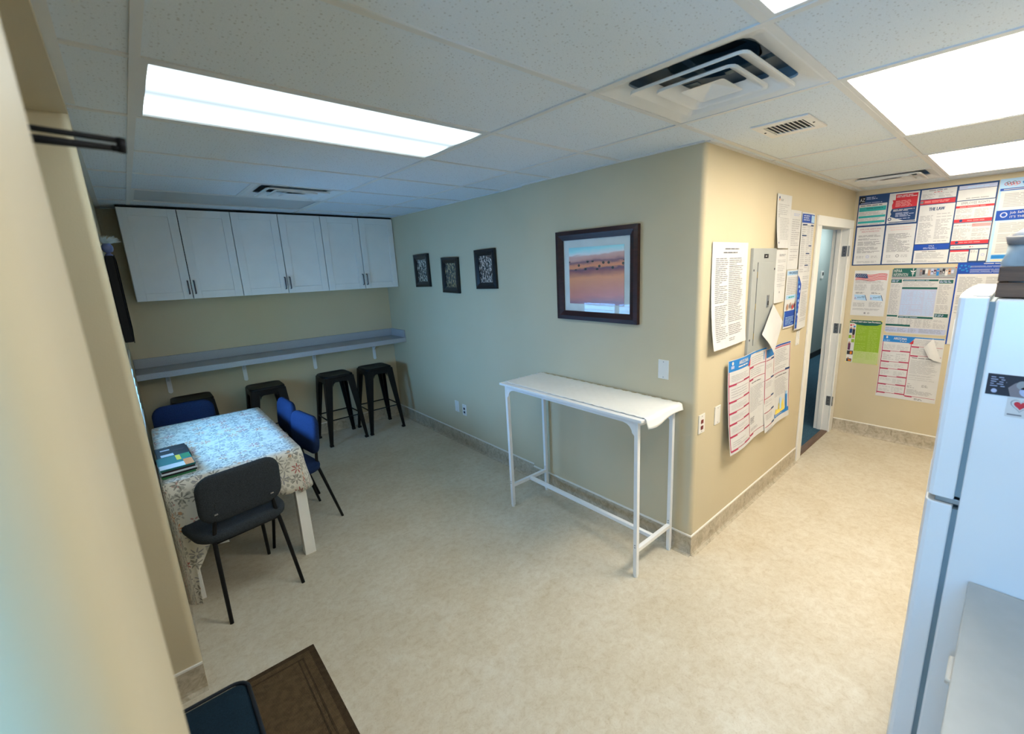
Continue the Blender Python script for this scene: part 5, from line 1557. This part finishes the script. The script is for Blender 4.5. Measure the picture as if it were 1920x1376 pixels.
for i in range(8):       # folded-over corner, curling off the wall
    f0, f1 = i / 8, (i + 1) / 8
    def fold(f, g):
        a = Vector((0.82, 0.012)); b = Vector((1.0, 0.36)); c = Vector((0.70, 0.145)); d = Vector((0.80, 0.30))
        e = a + (b - a) * f; tip = c + (d - c) * f
        q = e + (tip - e) * g
        return p.at(q.x, q.y, 0.004 + 0.030 * math.sin(g * PI * 0.62))
    for g in range(5):
        p.mb.add([fold(f0, g / 5), fold(f1, g / 5), fold(f1, (g + 1) / 5), fold(f0, (g + 1) / 5)], [(0, 1, 2, 3)], p.slot('white'))
p.build('labor_poster', 'red-lined ARIZONA labour poster with a folded corner, below the HIPAA poster', 'poster', PG)

# ---------------- panel wall (y = 0, facing -y); x runs to the right
def PN(x0, x1, z0, z1, **k):
    return Sheet((x0, 0, z1), (1, 0, 0), (0, -1, 0), x1 - x0, z1 - z0, **k)
QG = 'papers on the wall around the electrical panel'
p = PN(0.107, 0.585, 1.312, 1.934, base='white', bend=lambda u, v: 0.004 + 0.030 * v ** 3 * (1.2 - 0.5 * u) + 0.004 * math.sin(u * 5), sub=(8, 12))
p.lines(0.30, 0.05, 0.72, 0.07, 1, c='text_dark'); p.lines(0.26, 0.085, 0.76, 0.105, 1, c='text_dark')
p.lines(0.08, 0.14, 0.40, 0.95, 44, c='text', fill=0.4); p.lines(0.43, 0.14, 0.90, 0.95, 44, c='text', fill=0.4)
p.build('notice_sheet', 'large white text notice left of the grey electrical panel', 'notice', QG)
p = PN(1.000, 1.252, 1.900, 2.262, base='white', bend=lambda u, v: 0.004 + 0.025 * v ** 2 * (1 - u) + 0.006 * u, sub=(6, 8))
p.disc(0.12, 0.07, 0.010, 'navy'); p.disc(0.12, 0.105, 0.007, 'orange'); p.lines(0.22, 0.085, 0.42, 0.13, 2, c='text_dark'); p.lines(0.08, 0.17, 0.85, 0.38, 6, c='text_light', fill=0.3); p.disc(0.12, 0.40, 0.010, 'text', hole=0.007)
p.lines(0.20, 0.42, 0.92, 0.84, 14, c='text_light', fill=0.3); p.disc(0.10, 0.90, 0.007, 'navy')
p.build('letter_sheet', 'letter-size sheet with a small blue and orange mark, highest on the panel wall', 'notice', QG)
p = PN(1.036, 1.265, 1.515, 1.892, base='white', bend=lambda u, v: 0.004 + 0.012 * v * (1 - u) + 0.006 * math.sin(u * 3), sub=(6, 8))
p.lines(0.25, 0.08, 0.80, 0.13, 2, c='text'); p.lines(0.15, 0.18, 0.90, 0.70, 16, c='text_light', fill=0.3); p.disc(0.38, 0.80, 0.008, 'text')
p.build('letter_sheet', 'plain white text sheet overlapping the right edge of the panel', 'notice', QG)
p = PN(1.272, 1.496, 1.745, 2.172, base='white', bend=lambda u, v: 0.004 + 0.006 * math.sin(u * 3), sub=(6, 4))
p.lines(0.2, 0.05, 0.8, 0.10, 2, c='lilac'); p.lines(0.12, 0.14, 0.90, 0.85, 20, c='text_light', fill=0.35)
p.build('letter_sheet', 'white text sheet above the blue-footed flyer', 'notice', QG)
p = PN(1.290, 1.530, 1.300, 1.742, base='white', bend=lambda u, v: 0.004 + 0.008 * math.sin(u * 3), sub=(6, 6))
p.rect(0.03, 0.02, 0.97, 0.09, 'pale_blue'); p.text(0.5, 0.075, 'WORKERS', 0.03, 'navy', width=0.19, align='c'); p.lines(0.06, 0.12, 0.94, 0.42, 10, c='text_light', fill=0.35)
p.rect(0.06, 0.43, 0.94, 0.50, 'pale_blue'); p.lines(0.2, 0.445, 0.8, 0.485, 1, c='teal', layer=3)
p.rect(0.03, 0.70, 0.97, 0.97, 'blue'); p.poly([(0.03, 0.72), (0.97, 0.66), (0.97, 0.75), (0.03, 0.80)], 'sky', 2); p.lines(0.10, 0.80, 0.90, 0.95, 6, c='pale_blue', layer=3, fill=0.35)
for k in range(4): p.disc(0.18 + 0.21 * k, 0.64 - 0.02 * (k % 2), 0.020, ('skin', 'photo_mid', 'red', 'plum')[k], 3); p.disc(0.18 + 0.21 * k, 0.60 - 0.02 * (k % 2), 0.011, 'skin', 4)
p.build('flyer', 'flyer with a group photo over a blue foot, on the panel wall', 'notice', QG)
p = PN(1.506, 1.798, 1.262, 2.168, base='white', bend=lambda u, v: 0.005 + 0.010 * math.sin(u * 3) + 0.012 * v * (1 - u), sub=(6, 8))
p.rect(0.02, 0.012, 0.98, 0.085, 'blue'); p.lines(0.08, 0.02, 0.5, 0.07, 3, c='lilac', layer=3); p.rect(0.62, 0.02, 0.95, 0.08, 'pale_blue', 2)
p.lines(0.05, 0.10, 0.30, 0.50, 24, c='text_light', fill=0.35); p.lines(0.36, 0.10, 0.62, 0.50, 24, c='text_light', fill=0.35); p.lines(0.68, 0.10, 0.94, 0.50, 24, c='text_light', fill=0.35)
for u, v in ((0.05, 0.095), (0.62, 0.098), (0.05, 0.185), (0.55, 0.27), (0.38, 0.335), (0.35, 0.435)): p.rect(u, v, u + 0.28, v + 0.010, 'navy', 3)
p.poly([(0.02, 0.52), (0.12, 0.55), (0.24, 0.60), (0.22, 0.70), (0.16, 0.82), (0.14, 0.985), (0.02, 0.985)], 'blue', 2)
for k in range(10): p.disc(0.06 + 0.05 * ((k * 7) % 3), 0.58 + 0.04 * k, 0.012, ('sky', 'pale_blue', 'lilac')[k % 3], 3, 7)
p.lines(0.30, 0.53, 0.94, 0.95, 28, c='text_light', fill=0.35)
p.build('tall_poster', 'tall narrow poster with a blue heading, nearest the doorway', 'poster', QG)
# the pair of labour law sheets
p = PN(0.905, 1.455, 0.553, 1.188, base='white', bend=lambda u, v: 0.004 + 0.030 * v * v * (1 - 0.6 * u) + 0.008 * math.sin(u * 6 + 1), sub=(14, 12), skew=(0.06, 0.0), gap=0.010)
p.rect(0.01, 0.005, 0.40, 0.10, 'sky'); p.rect(0.40, 0.005, 0.985, 0.022, 'blue'); p.rect(0.405, 0.03, 0.985, 0.042, 'crimson'); p.rect(0.972, 0.03, 0.985, 0.93, 'crimson'); p.rect(0.405, 0.03, 0.417, 0.33, 'crimson')
for v in (0.13, 0.36, 0.585, 0.755, 0.93): p.rect(0.02, v, 0.405, v + 0.008, 'crimson'); p.rect(0.28, v - 0.014, 0.405, v + 0.006, 'navy', 2); p.lines(0.06, v + 0.03, 0.36, v + 0.10, 4, c='text_light', fill=0.3)
p.rect(0.405, 0.355, 0.985, 0.363, 'crimson'); p.rect(0.84, 0.335, 0.985, 0.36, 'navy', 2); p.lines(0.45, 0.06, 0.93, 0.32, 12, c='text_light', fill=0.3); p.lines(0.48, 0.39, 0.90, 0.41, 1, c='text_dark'); p.lines(0.45, 0.43, 0.94, 0.66, 12, c='text_light', fill=0.3)
p.poly([(0.45, 0.88), (0.50, 0.82), (0.60, 0.84), (0.64, 0.76), (0.72, 0.80), (0.80, 0.72), (0.84, 0.88)], 'yellow', 2); p.rect(0.66, 0.70, 0.72, 0.86, 'pale_blue', 3); p.rect(0.86, 0.68, 0.92, 0.87, 'sky', 3); p.disc(0.89, 0.665, 0.016, 'pale_blue', 3)
p.rect(0.43, 0.87, 0.972, 0.925, 'sky', 2); p.lines(0.46, 0.88, 0.80, 0.91, 2, c='white', layer=3)
p.build('labor_poster', 'right half of the red-lined labour poster, with the yellow drawing at its foot', 'poster', QG)
p = PN(0.333, 0.955, 0.575, 1.212, base='white', bend=lambda u, v: 0.012 + 0.035 * v * v * (1 - 0.5 * u) + 0.010 * math.sin(u * 6), sub=(14, 12), skew=(0.03, 0.0), gap=0.016)
arizona(0.52, 0.52, (0.255, 0.43, 0.55, 0.67, 0.80, 0.955), (0.16, 0.30, 0.93), hv=0.12)
p.rect(0.972, 0.03, 0.985, 0.935, 'crimson')
p.text(0.33, 0.065, 'ARIZONA', 0.036, 'white', width=0.15, align='c', bold=0.001); p.lines(0.20, 0.075, 0.46, 0.10, 1, c='white', layer=3); p.disc(0.08, 0.035, 0.012, 'white', 3); p.rect(0.05, 0.06, 0.11, 0.09, 'lilac', 3)
prev = 0.13
for v in (0.255, 0.43, 0.55, 0.67, 0.80, 0.955):
    p.lines(0.06, prev + 0.03, 0.48, v - 0.025, 4, c='text_light', fill=0.25); prev = v + 0.01
p.lines(0.56, 0.05, 0.94, 0.14, 4, c='text_light', fill=0.25); p.lines(0.56, 0.19, 0.94, 0.28, 4, c='text_light', fill=0.25); p.lines(0.60, 0.34, 0.92, 0.36, 1, c='text_dark'); p.lines(0.56, 0.39, 0.95, 0.68, 16, c='text_light', fill=0.3); p.lines(0.56, 0.74, 0.70, 0.82, 4, c='text'); p.lines(0.56, 0.85, 0.80, 0.90, 3, c='text_light')
p.build('labor_poster', 'left half of the red-lined labour poster, with the ARIZONA heading, below the panel', 'poster', QG)
# tilted blank sheet hanging by one corner over the panel
dm = MB()
A, B_, C_, D_ = Vector((1.000, -0.030, 1.515)), Vector((1.229, -0.024, 1.364)), Vector((0.990, -0.062, 1.165)), Vector((0.775, -0.052, 1.325))
for off in (0.0, -0.0012):
    V = []
    for j in range(7):
        for i in range(7):
            u, v = i / 6, j / 6
            q = A.lerp(B_, u).lerp(D_.lerp(C_, u), v)
            V.append(q + Vector((0, off - 0.010 * math.sin(u * PI) * v, 0)))
    dm.add(V, [(j * 7 + i, j * 7 + i + 1, j * 7 + i + 8, j * 7 + i + 7) for j in range(6) for i in range(6)])
o = dm.build('hanging_sheet', ink('white'), None, 0, True, recenter=True, recalc=False)
tag(o, 'blank white sheet hanging tilted by one corner over the panel', 'paper')

# electrical panel
ep = thing('electrical_panel', 'grey steel electrical panel with a hinged door', 'electrical panel', (0.83, 0.0, 1.19))
MB().box(0.632, 1.022, -0.020, 0.0, 1.190, 1.900).build('cover', PANEL_GREY, ep, 0.003)
MB().box(0.712, 0.960, -0.0235, -0.020, 1.255, 1.810).build('door', PANEL_GREY, ep, 0.0015)
MB().box(0.7085, 0.7115, -0.0212, -0.0200, 1.255, 1.810).build('door_gap', CAB_DARK, ep)
for z in (1.32, 1.52, 1.73): MB().box(0.7075, 0.7125, -0.0235, -0.0212, z - 0.02, z + 0.02).build('hinge', mat('brass', (0.45, 0.33, 0.10), 0.3, 0.9), ep)
lt = MB().box(0.890, 0.925, -0.0275, -0.0235, 1.500, 1.585).build('latch', STEEL, ep, 0.002)
o = MB().box(0.900, 0.915, -0.0285, -0.0275, 1.515, 1.545).build('latch_slot', CAB_DARK); attach(o, lt)
lb = MB().box(0.805, 0.875, -0.0212, -0.020, 1.835, 1.862).build('label_plate', BLACK_PLASTIC, ep)
o = MB().box(0.826, 0.850, -0.0216, -0.0212, 1.846, 1.851).build('label_print', ink('white')); attach(o, lb)
for x, z in ((0.652, 1.30), (0.652, 1.76), (1.000, 1.30), (1.000, 1.76)): MB().tube([(x, -0.020, z), (x, -0.0225, z)], 0.007, 10).build('screw', DARK_STEEL, ep)

# wall plates
def plate(pos, axis, kind, label, group='white wall plates', w=0.074, h=0.12):
    x, y, z = pos
    t = thing('wall_plate', label, 'outlet' if kind == 'outlet' else ('switch' if kind == 'switch' else 'wall plate'), pos, 0, group)
    def bx(a0, a1, b0, b1, d0, d1):
        m_ = MB()
        if axis == 'x': m_.box(x - d1, x - d0, y + a0, y + a1, z + b0, z + b1)
        else: m_.box(x + a0, x + a1, y - d1, y - d0, z + b0, z + b1)
        return m_
    bx(-w / 2, w / 2, 0, h, 0.0, 0.006).build('plate', PLATE, t, 0.002)
    if kind == 'outlet':
        for zz in (h * 0.30, h * 0.62):
            bx(-0.014, 0.014, zz - 0.012, zz + 0.012, 0.006, 0.009).build('socket', SOCKET if axis == 'y' else SOCKET_D, t, 0.002)
    elif kind == 'switch':
        bx(-0.006, 0.006, h * 0.42, h * 0.60, 0.006, 0.014).build('toggle', PLATE, t, 0.001)
    for zz in (0.012, h - 0.012):
        bx(-0.003, 0.003, zz - 0.003, zz + 0.003, 0.006, 0.0068).build('screw', STEEL, t)
plate((0.0, 0.222, 1.127), 'x', 'blank', 'white blank wall plate right of the dune picture, above the console table')
plate((0.072, 0.0, 0.807), 'y', 'outlet', 'white outlet with two red sockets next to the rounded wall corner')
plate((0.276, 0.0, 0.810), 'y', 'blank', 'white wall plate between the red outlet and the labour poster')
plate((1.665, 0.0, 1.120), 'y', 'switch', 'white light switch beside the doorway')
plate((XF, 2.745, 0.348), 'x', 'blank', 'blank white plate low on the wall, farther of the low pair')
plate((XF, 2.602, 0.335), 'x', 'outlet', 'white outlet low on the wall left of the console table')

# framed pictures
def framed(x, y0, y1, z0, z1, fw, depth, frame_m, print_m, matw, label, name, group=None, tilt=0.0):
    """hangs on a wall facing -x; y1 is the left edge as seen"""
    t = thing(name, label, 'picture', (x, (y0 + y1) / 2, z0), 0, group)
    cy, cz_ = (y0 + y1) / 2, (z0 + z1) / 2
    rm = Matrix.Translation((0, cy, cz_)) @ Matrix.Rotation(tilt, 4, 'X') @ Matrix.Translation((0, -cy, -cz_))
    def fin(m_, nm, mt, uv=None, par=t):
        o = m_.build(nm, mt)
        if uv:
            ul = o.data.uv_layers.new(name='UVMap')
            for lp in o.data.loops:
                co = o.data.vertices[lp.vertex_index].co
                ul.data[lp.index].uv = ((uv[1] - co.y) / (uv[1] - uv[0]), (co.z - uv[2]) / (uv[3] - uv[2]))
        o.data.transform(rm); attach(o, par)
        return o
    # mitred moulding: each side a prism with a sloped inner face
    xo, xi = x - depth, x - depth * 0.62
    O = [(y1, z0), (y0, z0), (y0, z1), (y1, z1)]
    I = [(y1 - fw, z0 + fw), (y0 + fw, z0 + fw), (y0 + fw, z1 - fw), (y1 - fw, z1 - fw)]
    Mi = [(o_[0] + (i_[0] - o_[0]) * 0.45, o_[1] + (i_[1] - o_[1]) * 0.45) for o_, i_ in zip(O, I)]
    for k in range(4):
        j = (k + 1) % 4
        m_ = MB()
        V = []
        for q in (k, j):
            V += [(x - 0.001, *O[q]), (xo + 0.004, *O[q]), (xo, *Mi[q]), (xi, *I[q]), (x - 0.001, *I[q])]
        m_.add(V, [(0, 1, 6, 5), (1, 2, 7, 6), (2, 3, 8, 7), (3, 4, 9, 8), (4, 0, 5, 9), (0, 4, 3, 2, 1), (5, 6, 7, 8, 9)])
        fin(m_, 'frame_side', frame_m)
    a0, a1, b0, b1 = y0 + fw, y1 - fw, z0 + fw, z1 - fw
    if matw:
        fin(MB().box(x - 0.008, x - 0.004, a0, a1, b0, b1), 'mat_board', MATBOARD)
        a0 += matw; a1 -= matw; b0 += matw; b1 -= matw
    pr = fin(MB().box(x - 0.010, x - 0.0082, a0, a1, b0, b1), 'print', print_m, (a0, a1, b0, b1))
    fin(MB().box(x - 0.0145, x - 0.0125, y0 + fw * 0.9, y1 - fw * 0.9, z0 + fw * 0.9, z1 - fw * 0.9), 'glass', PIC_GLASS)
    return t
framed(0.0, 0.405, 1.115, 1.452, 2.066, 0.062, 0.032, FRAME_DARK, m_dunes(), 0.052, 'large dark framed picture of red sand dunes', 'framed_picture')
SG2 = 'three small dark framed tree pictures'
framed(XF, 3.06, 3.375, 1.662, 2.005, 0.055, 0.028, FRAME_BLACK, m_treeprint('tree_print_pale', 3.2, (0.015, 0.015, 0.014), (0.20, 0.17, 0.14), (0.80, 0.78, 0.68)), 0.0, 'small black framed picture nearest the cabinets, pale branches', 'framed_picture', SG2, -0.02)
framed(XF, 2.495, 2.80, 1.608, 1.950, 0.055, 0.028, FRAME_BLACK, m_treeprint('tree_print_dark', 3.0, (0.02, 0.022, 0.026), (0.12, 0.11, 0.08), (0.50, 0.36, 0.16)), 0.0, 'small black framed picture in the middle, hung lowest of three', 'framed_picture', SG2, 0.02)
framed(XF, 1.900, 2.205, 1.655, 1.998, 0.055, 0.028, FRAME_BLACK, m_treeprint('tree_print_warm', 3.6, (0.015, 0.012, 0.014), (0.22, 0.17, 0.15), (0.80, 0.68, 0.60)), 0.0, 'small black framed picture nearest the dune picture', 'framed_picture', SG2, -0.02)

# magnets on the refrigerator's side
def fridge_sheet(y0, y1, z0, z1, base):
    return Sheet((fx0, y0, z1), (0, -1, 0), (-1, 0, 0), y0 - y1, z1 - z0, base=base, gap=0.0006, thick=0.0012)
p = fridge_sheet(-1.195, -1.315, 1.437, 1.497, 'photo_dark')
p.poly([(0.42, 1.0), (0.36, 0.6), (0.46, 0.35), (0.60, 0.22), (0.72, 0.35), (0.80, 0.7), (0.78, 1.0)], 'photo_mid', 1); p.disc(0.58, 0.42, 0.012, 'grey', 2); p.disc(0.66, 0.70, 0.014, 'lilac', 2); p.lines(0.06, 0.10, 0.38, 0.62, 5, c='lilac', layer=3, fill=0.3); p.disc(0.14, 0.80, 0.006, 'lilac', 3)
p.build('photo_magnet', 'dark photo magnet with pale lettering on the refrigerator side', 'magnet')
p = fridge_sheet(-1.241, -1.325, 1.380, 1.434, 'white')
def heart(u, v, s, c, layer):
    p.poly([(u + s * 16 * math.sin(t_) ** 3 / 16 / p.w, v - s * (13 * math.cos(t_) - 5 * math.cos(2 * t_) - 2 * math.cos(3 * t_) - math.cos(4 * t_)) / 16 / p.h) for t_ in [2 * PI * k / 24 for k in range(24)]], c, layer)
heart(0.32, 0.34, 0.020, 'grey', 1); heart(0.32, 0.34, 0.0175, 'white', 2); heart(0.32, 0.34, 0.013, 'red', 3); heart(0.70, 0.45, 0.010, 'lilac', 2)
p.lines(0.05, 0.80, 0.95, 0.93, 1, c='text_dark', layer=3); p.lines(0.45, 0.62, 0.9, 0.72, 1, c='crimson', layer=3)
p.build('heart_magnet', 'white magnet with a red heart below the photo magnet', 'magnet')
